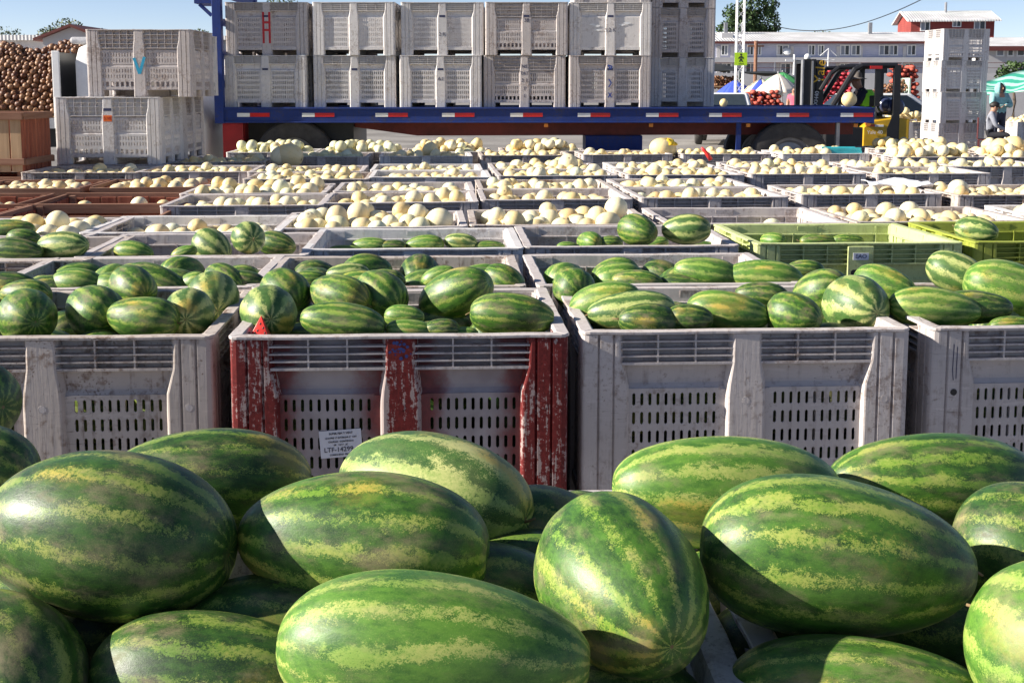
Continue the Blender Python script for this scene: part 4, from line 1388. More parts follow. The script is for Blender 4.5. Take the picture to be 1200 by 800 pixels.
# bins on the trailer
TB = []
tg = 'bins loaded on the flatbed trailer'
cols = [(262, 362, 'slot', 'bin_pale', 'bin'), (365.5, 465, 'slot', 'bin_pale', 'bin_pale'), (468, 567, 'slot', 'bin_pale', 'bin_pale'), (568, 666, 'grid', 'bin', 'bin'), (667.5, 765, 'slot', 'bin', 'bin_pale')]
names_low = ['lower trailer bin next to the blue headboard', 'lower trailer bin under the plain pale bin', 'lower trailer bin in the third column with dark scrawl on its post', 'lower gridded trailer bin with blue writing down its post', 'lower trailer bin with a brown rusty stain on its panel']
names_up = ['upper trailer bin with a red painted H mark', 'upper pale trailer bin with a damaged bottom rail, second column', 'upper trailer bin in the third column with a torn black label', 'upper gridded trailer bin with horizontal bands, fourth column', 'upper trailer bin with smooth panels and torn white stickers']
for i, (a, b, kind, m_lo, m_up) in enumerate(cols):
    xc = (at_y(a, 100, TY).x + at_y(b, 100, TY).x) / 2
    for lv in (0, 1):
        kd = 'plain' if (i == 4 and lv) else kind
        o = make_bin((names_low, names_up)[lv][i], (xc + (0.02 * ((i * 3 + lv) % 3 - 1)), TY + 0.09 + BD / 2 + 0.03 * ((i + lv) % 2)), 0.018 * ((i * 2 + lv) % 3 - 1), kd, (m_lo, m_up)[lv], tg, ZD + 0.004 + lv * (BH + 0.004), key='T%d%d' % (i, lv))
        TB.append(o)
for i, (a, b, *_r) in enumerate(cols[:4]):
    xc = (at_y(a, 100, TY).x + at_y(b, 100, TY).x) / 2
    for lv in (0, 1):
        make_bin('%s bin in the rear row of the trailer load, %s column' % (('lower', 'upper')[lv], ORD[i + 1]), (xc + 0.02, TY + 1.22 + BD / 2), 0, 'plain', 'bin', tg, ZD + 0.004 + lv * (BH + 0.004))
# the set-back column at the right, three high, turned end-on
xc = at_y(838, 60, TY + 1.35).x - 0.5
for lv in range(3):
    make_bin(['lower set-back bin at the right end of the trailer load', 'middle set-back bin at the right end of the trailer load', 'topmost set-back bin of the trailer load, cut by the picture top'][lv],
             (xc, TY + 1.35 + 0.6), R(90), 'slot', ('bin_pale', 'bin', 'bin')[lv], tg, ZD + 0.004 + lv * (BH + 0.004))
for lv in range(3):
    make_bin(['lower bin behind the smooth-panelled trailer bin', 'middle bin behind the smooth-panelled trailer bin', 'top bin behind the smooth-panelled trailer bin, cut by the picture top'][lv],
             (at_y(717, 60, TY + 1.2).x, TY + 1.25 + 0.5), 0.0, 'slot', 'bin', tg, ZD + 0.004 + lv * (BH + 0.004))
# writing and marks on the load
c = part(TB[1], 'center_post')[0]
strokes('red_mark', [((-0.045, 0.62), (-0.045, 0.17)), ((0.045, 0.62), (0.045, 0.17)), ((-0.045, 0.47), (0.045, 0.47)), ((-0.045, 0.36), (0.045, 0.36))], 0.032, M['redpen'], c)
for idx, txt, zz in ((5, '2 K', 0.30), (7, '38', 0.50), (4, 'A1', 0.42), (6, '3 1', 0.40), (9, 'S 2 K', 0.36)):
    lettering('marker_writing', txt, 0.075, M['ink'], part(TB[idx], 'center_post')[0], (0, -0.002, zz), (R(90), 0, 0))
c = part(TB[6], 'center_post')[0]
for txt, zz in (('NS', 0.60), ('TAT', 0.50), ('7', 0.28), ('1', 0.17)):
    lettering('marker_writing', txt, 0.07, M['ink'], c, (0, -0.002, zz))
c = part(TB[8], 'center_post')[0]
strokes('blue_mark', [((-.03, .62), (.03, .60)), ((.03, .60), (.0, .56)), ((0, .56), (-.03, .62)), ((-.02, .42), (.02, .36)), ((.02, .36), (-.02, .30)), ((-.02, .22), (.025, .15)), ((.025, .22), (-.025, .15))], 0.016, plain('blue_marker', (0.02, 0.06, 0.3), 0.7), c)
for idx in (0, 1, 2, 4, 5, 7, 8, 9):
    MB().box(-0.042, 0.042, -0.0015, 0, 0.545, 0.575).obj('maker_plate', M['ink'], part(TB[idx], 'center_post')[0])
wp = part(TB[9], 'wall_panel')[0]
sr = random.Random(9)
for cx_, cz_ in ((-0.26, 0.44), (-0.2, 0.42), (-0.18, 0.36), (0.16, 0.44), (0.24, 0.46)):
    P = [(cx_ + sr.uniform(.02, .05) * math.cos(R(a)) * 1.5, 0.0125, cz_ + sr.uniform(.008, .022) * math.sin(R(a))) for a in range(0, 360, 40)]
    MB().add(P, [tuple(range(len(P)))]).obj('torn_sticker', M['white'], wp)
# loose melons on the deck
for px, py, rp, lb in ((995, 117.5, 9, 'pale melon left on the trailer deck near the forklift driver'), (848, 121.5, 5, 'half-split pale melon on the trailer deck beside the bins')):
    c = at_y(px, py, TY + 0.22)
    r = rp * proj(c)[2] / FPX
    c.z = ZD + 0.016 + r * 0.95
    link('melon', HU[1], None, c, (0.4, 0.7, 0), r, M['honey'], label=lb, category='melon')

# ------------------------------------------------------------------ stacked bins at the left
lg = 'stacked bins behind the wooden crates'
ly = 13.65
lx = at_y(62, 150, ly).x
for j in range(2):
    for lv in range(3):
        if lv == 2:
            xx = at_y(98, 80, ly).x + 0.6 - 0.20 * j
        else:
            xx = lx + 0.62 - 0.02 * j
        yy = ly + 0.5 + j * 1.06 + (0.1 if lv == 2 else 0)
        lab = {0: 'hidden bottom', 1: 'middle', 2: 'top'}[lv] + ' gridded bin of the left stack, ' + ['nearest column', 'second column back', 'rear column'][j]
        if j == 0 and lv == 2:
            lab = 'top gridded bin of the left stack with a blue painted V'
        if j == 0 and lv == 1:
            lab = 'gridded bin of the left stack with an orange sticker'
        if lv == 0 and j > 0:
            lab = 'bottom gridded bin of the left stack, ' + ['', 'second column back', 'rear column'][j]
        o = make_bin(lab, (xx, yy), 0.0 + 0.015 * ((j + lv) % 2), 'grid', 'bin_pale' if (j + lv) % 2 else 'bin', lg, lv * (BH + 0.004), key='L%d%d' % (j, lv))
        if j == 0 and lv == 2:
            strokes('blue_mark', [((-0.058, 0.44), (0.0, 0.26)), ((0.0, 0.26), (0.062, 0.45))], 0.034, M['bluepen'], part(o, 'center_post')[0])
        if j == 0 and lv == 1:
            cp = part(o, 'center_post')[0]
            MB().box(-0.048, 0.048, -0.002, 0, 0.485, 0.555).obj('orange_sticker', M['orange'], cp)
            lettering('sticker_print', '5 VE', 0.05, M['redpen'], cp, (0, -0.003, 0.52))
            MB().box(-0.045, 0.045, -0.0015, 0, 0.605, 0.635).obj('maker_plate', M['ink'], cp)

# ------------------------------------------------------------------ onion crates and the onion truck at the far left
oc = at_y(28, 133, 12.7)
for lv in range(2):
    wood_crate(['lower tall wooden crate at the left edge below the onions', 'tall wooden crate of bare planks in front of the onion heap'][lv], (oc.x - 0.62, 12.7 + 0.42, 0), 0.0, 1.15, 0.80, 0.685, z=lv * 0.685 + 0.001, mk='wood_red', mkx='wood_redx', group='tall wooden crates at the left edge', front='wood_tan', n=9, key=None)  # front planks take the lighter tan, sunlight painted into their colour
oy = 17.2
tk = thing('onion_truck', 'white truck behind the stacked bins, its bed heaped with onions', 'truck', (at_y(66, 100, oy).x, oy, 0))
MB().box(-4.2, 0.0, 0.0, 2.3, 1.05, 1.2).obj('bed', M['steel'], tk)
MB().box(-0.02, 0.06, -0.02, 2.3, 1.05, 2.13).obj('front_board', M['black'], tk)
MB().box(-0.03, 0.075, -0.06, -0.021, 1.05, 2.15).obj('corner_strip', M['white'], tk, bevel=0.01)
MB().box(-4.2, -0.05, 2.25, 2.3, 1.2, 2.1).obj('side_board', M['white'], tk)
MB().box(-4.25, -4.2, 0, 2.3, 1.2, 2.1).obj('tail_board', M['white'], tk)
cabp = [(0.24, 0.55), (2.0, 0.55), (2.02, 1.15), (1.85, 1.45), (1.55, 2.16), (1.45, 2.24), (0.45, 2.26), (0.30, 2.2), (0.24, 2.0)]
MB().loft([[(x, y, z) for x, z in cabp] for y in (0.1, 2.2)]).obj('cab', M['white'], tk, bevel=0.03, smooth=R(40))
MB().loft([[(x, y, z) for x, z in ((0.58, 1.36), (1.55, 1.36), (1.38, 2.02), (0.58, 2.04))] for y in (0.085, 0.099)]).obj('door_window', M['black'], tk)
MB().box(0.47, 0.49, 0.092, 0.099, 0.7, 2.1).box(0.47, 1.6, 0.092, 0.099, 0.69, 0.705).obj('door_seam', M['black'], tk)
MB().box(0.10, 0.42, 0.3, 2.0, 2.262, 2.36).obj('roof_tarp', plain('grey_tarp', (0.45, 0.44, 0.45), 0.8, .3), tk, bevel=0.04)
for xx in (-3.2, -2.2, 1.1):
    for yy in (0.22, 2.05):
        wheel(tk, xx, yy, 0.48, 0.48, 0.24)
MB().box(-4.1, 1.8, 0.7, 1.5, 0.75, 1.05).obj('frame', M['black'], tk)
# the heap
onr = random.Random(4)


def heap_z(x, y):     # local to the truck
    f = min(1, max(0, y / 1.05))
    e = min(1, max(0.0, (0.42 - x) / 0.7)) if x > -0.3 else 1
    top = 1.04 * min(1, e * 0.15 + 0.88) + 0.05 * math.sin(3.1 * x + 1) + 0.04 * math.sin(7 * x + 3 * y)
    return 1.22 + top * (f ** 0.72)


OU = []
for s in range(3):
    prof = [(0.02, 1.15), (0.09, 1.12), (0.12, 1.02), (0.42, 0.88), (0.80, 0.55), (0.98, 0.10), (0.95, -0.3), (0.72, -0.68), (0.36, -0.88), (0.12, -0.93), (0.0, -0.97)]
    OU.append(MB().lathe(prof, 14).mesh('onion', M['onion'], True))
onions, lower = [], MB()
for i in range(4200):
    x, y = onr.uniform(-1.35, 0.30), onr.uniform(0.03, 1.25)
    z = heap_z(x, y) + onr.uniform(-0.012, 0.02)
    if x > 0.0 and z < 2.12:
        continue
    r = onr.uniform(0.034, 0.052)
    p = Vector((x, y, z))
    if any((p - q).length < (r + s) * 0.86 for q, s in onions):
        continue
    onions.append((p, r))
onions.sort(key=lambda e: e[0].y - 0.2 * e[0].z)
for i, (p, r) in enumerate(onions):
    wp_ = p + tk.location
    px, py, _ = proj(wp_)
    q = Quaternion((onr.gauss(0, 1), onr.gauss(0, 1), onr.gauss(0, 1), onr.gauss(0, 1))).normalized()
    if i < 300 and px > -6 and py < 140:
        link('onion', onr.choice(OU), None, wp_, q, r, label='brown onion in the tall heap behind the wooden crate', category='onion', group='onions heaped on the truck')
    else:
        lower.ell(p, (r, r, r * 0.95), 8, 6)
for i in range(700):
    x, y = onr.uniform(-4.1, 0.0), onr.uniform(0.05, 2.2)
    z = heap_z(x, min(y, 2.4 - y)) - (0.12 if x > -1.4 else 0)
    lower.ell((x, y, max(1.25, z)), (0.055, 0.055, 0.05), 8, 6)
core = []
xs = [-4.15 + i * 4.12 / 20 for i in range(21)]
ys = [0.02, 0.1, 0.25, 0.45, 0.7, 1.0, 1.3, 1.7, 2.05, 2.2]
for x in xs:
    core.append([(x, y, max(1.21, heap_z(x, min(y, 2.3 - y)) - 0.12)) for y in ys])
lower.loft(core, closed=False, cap=False)
lower.obj('onion_mass', M['onion'], None, smooth=True, loc=tk.location, label='lower mass of onions under the top onions on the truck', category='onions', kind='stuff')


# ------------------------------------------------------------------ the stack of white bins at the right
sy = 29.5
sx_ = at_y(1098, 100, sy).x
for lv in range(4):
    make_bin(['bottom', 'second from bottom', 'third from bottom', 'topmost'][lv] + ' white bin of the tall stack at the right', (sx_ + 0.60 + 0.02 * (lv % 2), sy + 0.5), 0.10 + 0.012 * (lv % 2), 'grid' if lv in (0, 3) else 'slot', 'bin_pale', 'tall stack of white bins', lv * (BH + 0.004) + 0.001, tint=0.3)
# low white bins of melons to either side of the stack
for px, lab in ((1066, 'white bin of melons between the forklift and the tall stack'), (1216, 'white bin of potatoes at the right edge behind the seated person')):
    o = make_bin(lab, (at_y(px, 140, sy + 1.3).x, sy + 1.8), 0.1, 'slot', 'bin_pale', 'white bins near the tall stack', 0, tint=1.0, key='R%d' % px)
for px, tone, n, nm in ((1066, 'honey', 22, 'melon'), (1216, 'honey_tan', 46, 'potato')):
    b = BINS['R%d' % px]
    pl = []
    for i in range(n):
        r = 0.11 if nm == 'melon' else 0.075
        best = None
        for _ in range(25):
            x, y = hr.uniform(-.5 + r, .5 - r), hr.uniform(-.42 + r, .42 - r)
            z = 0.68
            for qx, qy, qz, qr in pl:
                d2 = (qx - x) ** 2 + (qy - y) ** 2
                if d2 < 4 * r * r:
                    z = max(z, qz + math.sqrt(4 * r * r - d2))
            s_ = z + 0.35 * (x * x + y * y)
            if best is None or s_ < best[0]:
                best = (s_, x, y, z)
        pl.append((best[1], best[2], best[3], r))
    mb = MB()
    for x, y, z, r in pl:
        mb.ell((x, y, z), (r, r, r * 0.92), 12, 8)
    mb.obj(nm + '_fill', M[tone], None, smooth=True, loc=b['pos'], rot=(0, 0, b['yaw']), label='heap of %s in the white bin %s the tall stack' % ('pale melons' if nm == 'melon' else 'brown potatoes', 'left of' if nm == 'melon' else 'right of'), category=nm + 's', kind='stuff')


# ------------------------------------------------------------------ people
def hand_mesh(curl=0.6):
    mb = MB()
    mb.ell((0, 0, -0.045), (0.042, 0.016, 0.05), 10, 8)
    for i, (x, L) in enumerate(((-0.030, 0.062), (-0.010, 0.074), (0.011, 0.070), (0.030, 0.054))):
        pts, p, a = [Vector((x, 0, -0.085))], Vector((x, 0, -0.085)), 0.1
        for k in range(3):
            a += curl * 0.55
            p = p + Vector((0, -math.sin(a), -math.cos(a))) * L / 3
            pts.append(p.copy())
        mb.tube(pts, [0.0095, 0.009, 0.0085, 0.006], 7)
    mb.tube([(-0.036, 0, -0.03), (-0.058, -0.014, -0.055), (-0.060, -0.028, -0.082)], [0.012, 0.010, 0.007], 7)
    return mb


def person(name_label, loc, rotz, J, E, rad, mats, joint_mat, hands=(), group=None):
    """One continuous body grown along a skeleton. J joints, E edges, rad radii; joint_mat: which material each joint carries."""
    t = thing('person', name_label, 'person', loc, rotz, group)
    names = list(J)
    me = bpy.data.meshes.new('body')
    me.from_pydata([J[n] for n in names], [(names.index(a), names.index(b)) for a, b in E], [])
    o = bpy.data.objects.new('body', me)
    COL.objects.link(o)
    md = o.modifiers.new('skin', 'SKIN')
    md.use_smooth_shade = True
    for i, n in enumerate(names):
        sv = me.skin_vertices[0].data[i]
        r = rad[n]
        sv.radius = r if isinstance(r, tuple) else (r, r)
        sv.use_root = (n == 'pelvis')
    sd = o.modifiers.new('sub', 'SUBSURF')
    sd.levels = sd.render_levels = 2
    dg = bpy.context.evaluated_depsgraph_get()
    m2 = bpy.data.meshes.new_from_object(o.evaluated_get(dg))
    bpy.data.objects.remove(o)
    m2.materials.clear()
    for m in mats:
        m2.materials.append(m)
    P = [(Vector(J[n]), joint_mat[n]) for n in names]
    # sample along the edges so that the cloth ends between joints
    S = []
    for a, b in E:
        for k in range(7):
            f = k / 6
            S.append((Vector(J[a]).lerp(Vector(J[b]), f), joint_mat[a] if f < 0.5 else joint_mat[b]))
    for p in m2.polygons:
        p.material_index = min(S, key=lambda s: (s[0] - p.center).length_squared)[1]
        p.use_smooth = True
    b = link('body', m2, t)
    for (p, rot, mat, curl) in hands:
        hand_mesh(curl).obj('hand', mat, t, smooth=True, loc=p, rot=rot)
    return t


def face(t, c, s=1.0, yaw=0.0, tilt=0.0):
    """Nose, eyes, mouth and ears on a head centred at c, facing -y before the turn."""
    Mx = Matrix.Translation(c) @ Matrix.Rotation(yaw, 4, 'Z') @ Matrix.Rotation(tilt, 4, 'X') @ Matrix.Scale(s, 4)
    def put(name, mb, mat):
        mb.v = [tuple(Mx @ Vector(v)) for v in mb.v]
        mb.obj(name, mat, t, smooth=True)
    put('nose', MB().ell((0, -0.105, -0.015), (0.016, 0.024, 0.026), 10, 8), M['skin'])
    for x in (-0.034, 0.034):
        put('eye', MB().ell((x, -0.090, 0.012), (0.014, 0.010, 0.008), 8, 6), M['hair'])
    put('mouth', MB().ell((0, -0.096, -0.058), (0.026, 0.008, 0.006), 8, 6), plain('lips', (0.22, 0.07, 0.06), 0.5))
    for x in (-0.083, 0.083):
        put('ear', MB().ell((x, 0.0, -0.005), (0.012, 0.02, 0.032), 8, 6), M['skin'])


JEDGE = [('pelvis', 'waist'), ('waist', 'chest'), ('chest', 'neck'), ('neck', 'head'), ('head', 'crown'),
         ('chest', 'shL'), ('shL', 'elL'), ('elL', 'wrL'), ('chest', 'shR'), ('shR', 'elR'), ('elR', 'wrR'),
         ('pelvis', 'hipL'), ('hipL', 'knL'), ('knL', 'anL'), ('anL', 'toL'), ('pelvis', 'hipR'), ('hipR', 'knR'), ('knR', 'anR'), ('anR', 'toR')]
JRAD = dict(pelvis=(.155, .125), waist=(.14, .11), chest=(.165, .125), neck=.062, head=(.088, .105), crown=(.06, .07), shL=.075, shR=.075, elL=.055, elR=.055, wrL=.036, wrR=.036,
            hipL=.095, hipR=.095, knL=.066, knR=.066, anL=.045, anR=.045, toL=.04, toR=.04)
CLO = dict(coat=plain('aqua_coat', (0.22, 0.42, 0.43), 0.85, 0.2, 14), jeans=plain('dark_trousers', (0.03, 0.035, 0.06), 0.85), grey=plain('grey_jacket', (0.23, 0.24, 0.28), 0.85, 0.2), blk=plain('black_trousers', (0.015, 0.015, 0.02), 0.85),
           shoe=plain('dark_shoes', (0.03, 0.025, 0.02), 0.6), hiv=plain('hi_vis_green', (0.25, 0.72, 0.02), 0.7, 0.1), pink=plain('pink_top', (0.75, 0.10, 0.16), 0.8), navy=plain('navy_shirt', (0.012, 0.014, 0.03), 0.85))
JM = dict(pelvis=1, waist=0, chest=0, neck=2, head=2, crown=2, shL=0, shR=0, elL=0, elR=0, wrL=0, wrR=0, hipL=1, hipR=1, knL=1, knR=1, anL=1, anR=1, toL=3, toR=3)

# standing, arms folded, hood up
J = dict(pelvis=(0, 0, .95), waist=(0, 0, 1.10), chest=(0, .0, 1.34), neck=(0, -.01, 1.49), head=(0, -.02, 1.60), crown=(0, -.02, 1.70),
         shL=(.19, 0, 1.41), elL=(.27, -.10, 1.16), wrL=(.02, -.215, 1.20), shR=(-.19, 0, 1.41), elR=(-.27, -.10, 1.16), wrR=(-.02, -.235, 1.17),
         hipL=(.10, 0, .90), knL=(.11, -.02, .50), anL=(.12, .02, .09), toL=(.13, -.14, .04), hipR=(-.10, 0, .90), knR=(-.11, -.02, .50), anR=(-.12, .02, .09), toR=(-.13, -.14, .04))
rad = dict(JRAD, chest=(.20, .15), waist=(.18, .14), elL=.066, elR=.066, shL=.092, shR=.092)
py_ = sy - 0.15
px0 = at_y(1171, 120, py_)
st = person('standing person in a hooded aqua coat with folded arms beside the tall stack', (px0.x, py_, 0.02), 0.25, J, JEDGE, rad, [CLO['coat'], CLO['jeans'], M['skin'], CLO['shoe']], JM,
            hands=(((.02, -.215, 1.20), (R(85), 0, R(-60)), M['skin'], 0.9), ((-.02, -.235, 1.17), (R(85), 0, R(60)), M['skin'], 0.9)))
face(st, (0, -.02, 1.605))
hood = MB()
for i in range(13):
    pass
rings = []
for i in range(9):
    th = math.pi * (0.06 + 0.80 * i / 8)
    ring_ = []
    for k in range(17):
        a = R(-52 + (284) * k / 16)       # open towards -y
        ring_.append((0.128 * math.sin(th) * math.cos(a), 0.140 * math.sin(th) * math.sin(a) + 0.01, 0.165 * math.cos(th)))
    rings.append(ring_)
hood.loft(rings, closed=False, cap=False)
hm = hood.mesh('hood', CLO['coat'], True)
bmh = bmesh.new()
bmh.from_mesh(hm)
bmesh.ops.solidify(bmh, geom=bmh.faces[:], thickness=0.02)
bmh.to_mesh(hm)
bmh.free()
link('hood', hm, st, (0, -.02, 1.585))

# seated in front of the standing one, back half turned
J = dict(pelvis=(0, 0, .50), waist=(0, -.02, .66), chest=(0, -.07, .90), neck=(0, -.10, 1.05), head=(0, -.13, 1.15), crown=(0, -.14, 1.24),
         shL=(.18, -.06, .97), elL=(.24, -.16, .72), wrL=(.14, -.38, .62), shR=(-.18, -.06, .97), elR=(-.24, -.16, .72), wrR=(-.14, -.38, .62),
         hipL=(.10, -.05, .48), knL=(.14, -.46, .50), anL=(.14, -.44, .10), toL=(.14, -.60, .045), hipR=(-.10, -.05, .48), knR=(-.14, -.46, .50), anR=(-.14, -.44, .10), toR=(-.14, -.60, .045))
sp = at_y(1158, 150, py_ - 0.55)
se = person('seated person in a grey jacket and dark cap on a chair', (sp.x, py_ - 0.55, 0.02), R(70), J, JEDGE, dict(JRAD, chest=(.19, .14), waist=(.17, .13)), [CLO['grey'], CLO['blk'], M['skin'], CLO['shoe']], JM,
            hands=(((.14, -.38, .62), (R(80), 0, R(10)), M['skin'], 0.7), ((-.14, -.38, .62), (R(80), 0, R(-10)), M['skin'], 0.7)))
face(se, (0, -.135, 1.155))
MB().ell((0, -.12, 1.20), (.105, .12, .085), 14, 10).box(-.07, .07, -.30, -.20, 1.185, 1.20).obj('cap', M['hair'], se, smooth=True)
chr_ = thing('chair', 'dark red plastic chair under the seated person', 'chair', (sp.x, py_ - 0.55, 0.0), R(70))
RC = plain('dark_red_plastic', (0.10, 0.02, 0.02), 0.5)
MB().box(-.23, .23, -.26, .22, .38, .41).obj('seat', RC, chr_, bevel=0.01)
MB().box(-.23, .23, .215, .245, .41, .92).obj('backrest', RC, chr_, bevel=0.01)
for x in (-.2, .2):
    for y in (-.22, .2):
        MB().box(x - .02, x + .02, y - .02, y + .02, 0, .38).obj('leg', RC, chr_)

# ------------------------------------------------------------------ forklift behind the trailer
FY = 21.3
fx = at_y(995, 120, FY).x
fk = thing('forklift', 'yellow and black forklift behind the trailer end, facing left', 'forklift', (fx, FY, 0))


def FX(px, y=FY):
    return at_y(px, 110, y).x - fx


def FZ(py, y=FY):
    return at_y(600, py, y).z


mst = MB()
for y in (-0.30, 0.30):
    mst.box(FX(936), FX(944), y - .05, y + .05, 0.05, FZ(70))
    mst.box(FX(945), FX(950), y - .035, y + .035, 0.05, FZ(70))
mst.box(FX(936), FX(944), -.25, .25, FZ(71) - .06, FZ(71)).box(FX(936), FX(944), -.25, .25, 0.9, 0.98)
mst.obj('mast', M['black'], fk, bevel=0.006)
MB().box(FX(934), FX(935.7), -.36, -.24, 0.05, FZ(71)).box(FX(944.5), FX(946.5), -.37, -.345, 0.05, FZ(72)).obj('mast_rail', M['steel'], fk)
MB().box(FX(950.5), FX(959), -.345, .34, FZ(125), FZ(71)).obj('hydraulic_cover', M['black'], fk, bevel=0.006)
YT = plain('yellow_lettering', (0.75, 0.42, 0.02), 0.5)
lettering('lettering', 'Yale', 0.24, YT, fk, (FX(954.5), -0.352, FZ(84.5)), (R(90), R(-84), 0))
lettering('lettering', 'XH40', 0.10, M['white'], fk, (FX(951), -0.352, FZ(115)), (R(90), R(-84), 0))
MB().lathe([(0, -0.352), (.028, -0.352), (.028, -0.345)], 14, Matrix.Translation((FX(953.5), 0, FZ(93.7))) @ Matrix.Rotation(R(90), 4, 'X') @ Matrix.Scale(-1, 4, (0, 0, 1)) ).obj('round_badge', M['white'], fk)
MB().ell((FX(941), -0.25, FZ(67.5)), (.058, .058, .058), 14, 10).obj('mirror_ball', M['white'], fk, smooth=True)
for s, y in (('fork', -.25), ('fork', .25)):
    MB().box(FX(936) - 1.05, FX(936), y - .06, y + .06, 0.06, 0.11).obj('fork', M['black'], fk)
gd = MB()
for y in (-.48, .48):
    gd.tube([(FX(968), y, FZ(123)), (FX(986), y, FZ(92)), (FX(992), y, FZ(82)), (FX(1000), y, FZ(78)), (FX(1040), y, FZ(77.5))], .050, 8)
    gd.tube([(FX(955), y * .8, FZ(106)), (FX(966), y * .8, FZ(87)), (FX(975), y * .8, FZ(80)), (FX(1000), y * .8, FZ(79))], .040, 8)
    gd.box(FX(1036.5), FX(1044), y - .05, y + .05, 0.65, FZ(77.0))
    gd.box(FX(1015.5), FX(1021.5), y - .03, y + .03, FZ(124), FZ(80))
for i in range(7):
    x = FX(994) + i * (FX(1036) - FX(994)) / 6
    gd.box(x, x + .05, -.47, .47, FZ(78.5) - .02, FZ(78.5) + .02)
gd.obj('overhead_guard', M['black'], fk, bevel=0)
MB().box(FX(1008), FX(1022), -.545, -.53, FZ(81.5), FZ(78)).obj('guard_stripe', M['redlamp'], fk)
bodyp = [(FX(1003), 0.30), (FX(1052), 0.30), (FX(1056), 0.55), (FX(1056), FZ(139)), (FX(1040), FZ(137)), (FX(1012), FZ(141)), (FX(1003), FZ(148))]
MB().loft([[(x, y, z) for x, z in bodyp] for y in (-.52, .52)]).obj('counterweight', M['yellow'], fk, bevel=0.02)
MB().box(FX(960), FX(1004), -.5, .5, 0.35, 0.95).obj('body', M['black'], fk, bevel=0.02)
MB().loft([[(FX(1030) , y, 0.35), (FX(1043), y, 0.35), (FX(1043), y, FZ(134)), (FX(1036), y, FZ(134)), (FX(1030), y, FZ(150))] for y in (-.535, -.515)]).obj('side_panel', M['black'], fk)
MB().tube([(FX(1008), -.55, FZ(144)), (FX(1008), -.50, FZ(144))], .05, 12).obj('turn_lamp', M['amber'], fk)
MB().box(FX(1010), FX(1016), -.535, -.52, FZ(147), FZ(145)).obj('red_reflector', M['redlamp'], fk)
MB().box(FX(1016), FX(1026), -.535, -.52, FZ(147.5), FZ(145.2)).obj('white_label', M['white'], fk)
lettering('lettering', 'Yale 40', 0.09, M['white'], fk, (FX(1016), -.54, FZ(154)))
tank = plain('tank_steel', (0.035, 0.045, 0.10), 0.25, 0.3, 4)
MB().tube([(FX(1043), -.40, FZ(125)), (FX(1043), -.36, FZ(125)), (FX(1043), .36, FZ(125)), (FX(1043), .40, FZ(125))], [.12, .155, .155, .12], 20).obj('gas_tank', tank, fk, smooth=R(40))
MB().ell((FX(1032), -.25, FZ(123)), (.14, .14, .15), 14, 10).obj('air_filter', tank, fk, smooth=True)
MB().box(FX(1014), FX(1022), -.25, .25, FZ(125), FZ(112)).box(FX(1000), FX(1018), -.25, .25, FZ(130), FZ(124)).obj('seat', M['black'], fk, bevel=0.02)
MB().tube([(FX(983), 0, FZ(124)), (FX(987), 0, FZ(112))], .02, 8).lathe([(.15, 0.0), (.165, .01), (.15, .02), (.15, 0.0)], 20, Matrix.Translation((FX(987), 0, FZ(112))) @ Matrix.Rotation(R(35), 4, 'Y')).obj('steering_wheel', M['black'], fk)
for px in (968, 1040):
    for y in (-.46, .46):
        wheel(fk, FX(px), y, .30, .30, .2, -1, 'yellow')
# driver
hx, hz = FX(1002.5), FZ(97)
zb = hz - 0.62
J = dict(pelvis=(.16, 0, zb), waist=(.15, 0, zb + .15), chest=(.10, 0, zb + .38), neck=(.05, 0, zb + .52), head=(.0, 0, zb + .63), crown=(-.005, 0, zb + .72),
         shL=(.10, .19, zb + .45), elL=(-.04, .26, zb + .22), wrL=(-.26, .12, zb + .28), shR=(.10, -.19, zb + .45), elR=(-.04, -.26, zb + .22), wrR=(-.26, -.12, zb + .28),
         hipL=(.12, .10, zb - .03), knL=(-.32, .14, zb - .0), anL=(-.42, .14, zb - .42), toL=(-.56, .14, zb - .46), hipR=(.12, -.10, zb - .03), knR=(-.32, -.14, zb - .0), anR=(-.42, -.14, zb - .42), toR=(-.56, -.14, zb - .46))
dv = person('forklift driver in a brimmed hat and bright green safety vest', (fx + hx, FY, 0), 0, J, JEDGE, dict(JRAD, chest=(.18, .14)), [CLO['navy'], CLO['blk'], M['skin'], CLO['shoe']], dict(JM, wrL=2, wrR=2),
            hands=(((-.26, .12, zb + .28), (R(70), 0, R(-90)), M['skin'], 1.0), ((-.26, -.12, zb + .28), (R(70), 0, R(-90)), M['skin'], 1.0)))
face(dv, (0, 0, zb + .635), 1.0, R(-90))
MB().lathe([(0.0, .135), (.07, .13), (.098, .10), (.108, .03), (.112, .02), (.185, .0), (.19, .006), (.112, .03)], 24, Matrix.Translation((0, 0, zb + .68))).obj('hat', plain('felt_hat', (0.16, 0.14, 0.13), 0.9), dv, smooth=True)
MB().box(.085, .115, -.205, -.195, zb, zb + .02).obj('belt', CLO['navy'], dv)
vest = MB()
for s in (-1, 1):
    vest.loft([[(.12 + r_ * math.cos(R(a)), s * (0.085 + 0.0) + s * r_ * 0.95 * math.sin(R(a)) * 0.85, z) for a in range(20, 120, 14)] for z, r_ in ((zb - .02, .205), (zb + .15, .20), (zb + .32, .205), (zb + .42, .20), (zb + .50, .14))], closed=False, cap=False)
vm = vest.mesh('vest', CLO['hiv'], True)
b_ = bmesh.new()
b_.from_mesh(vm)
bmesh.ops.solidify(b_, geom=b_.faces[:], thickness=0.012)
b_.to_mesh(vm)
b_.free()
link('vest', vm, dv)

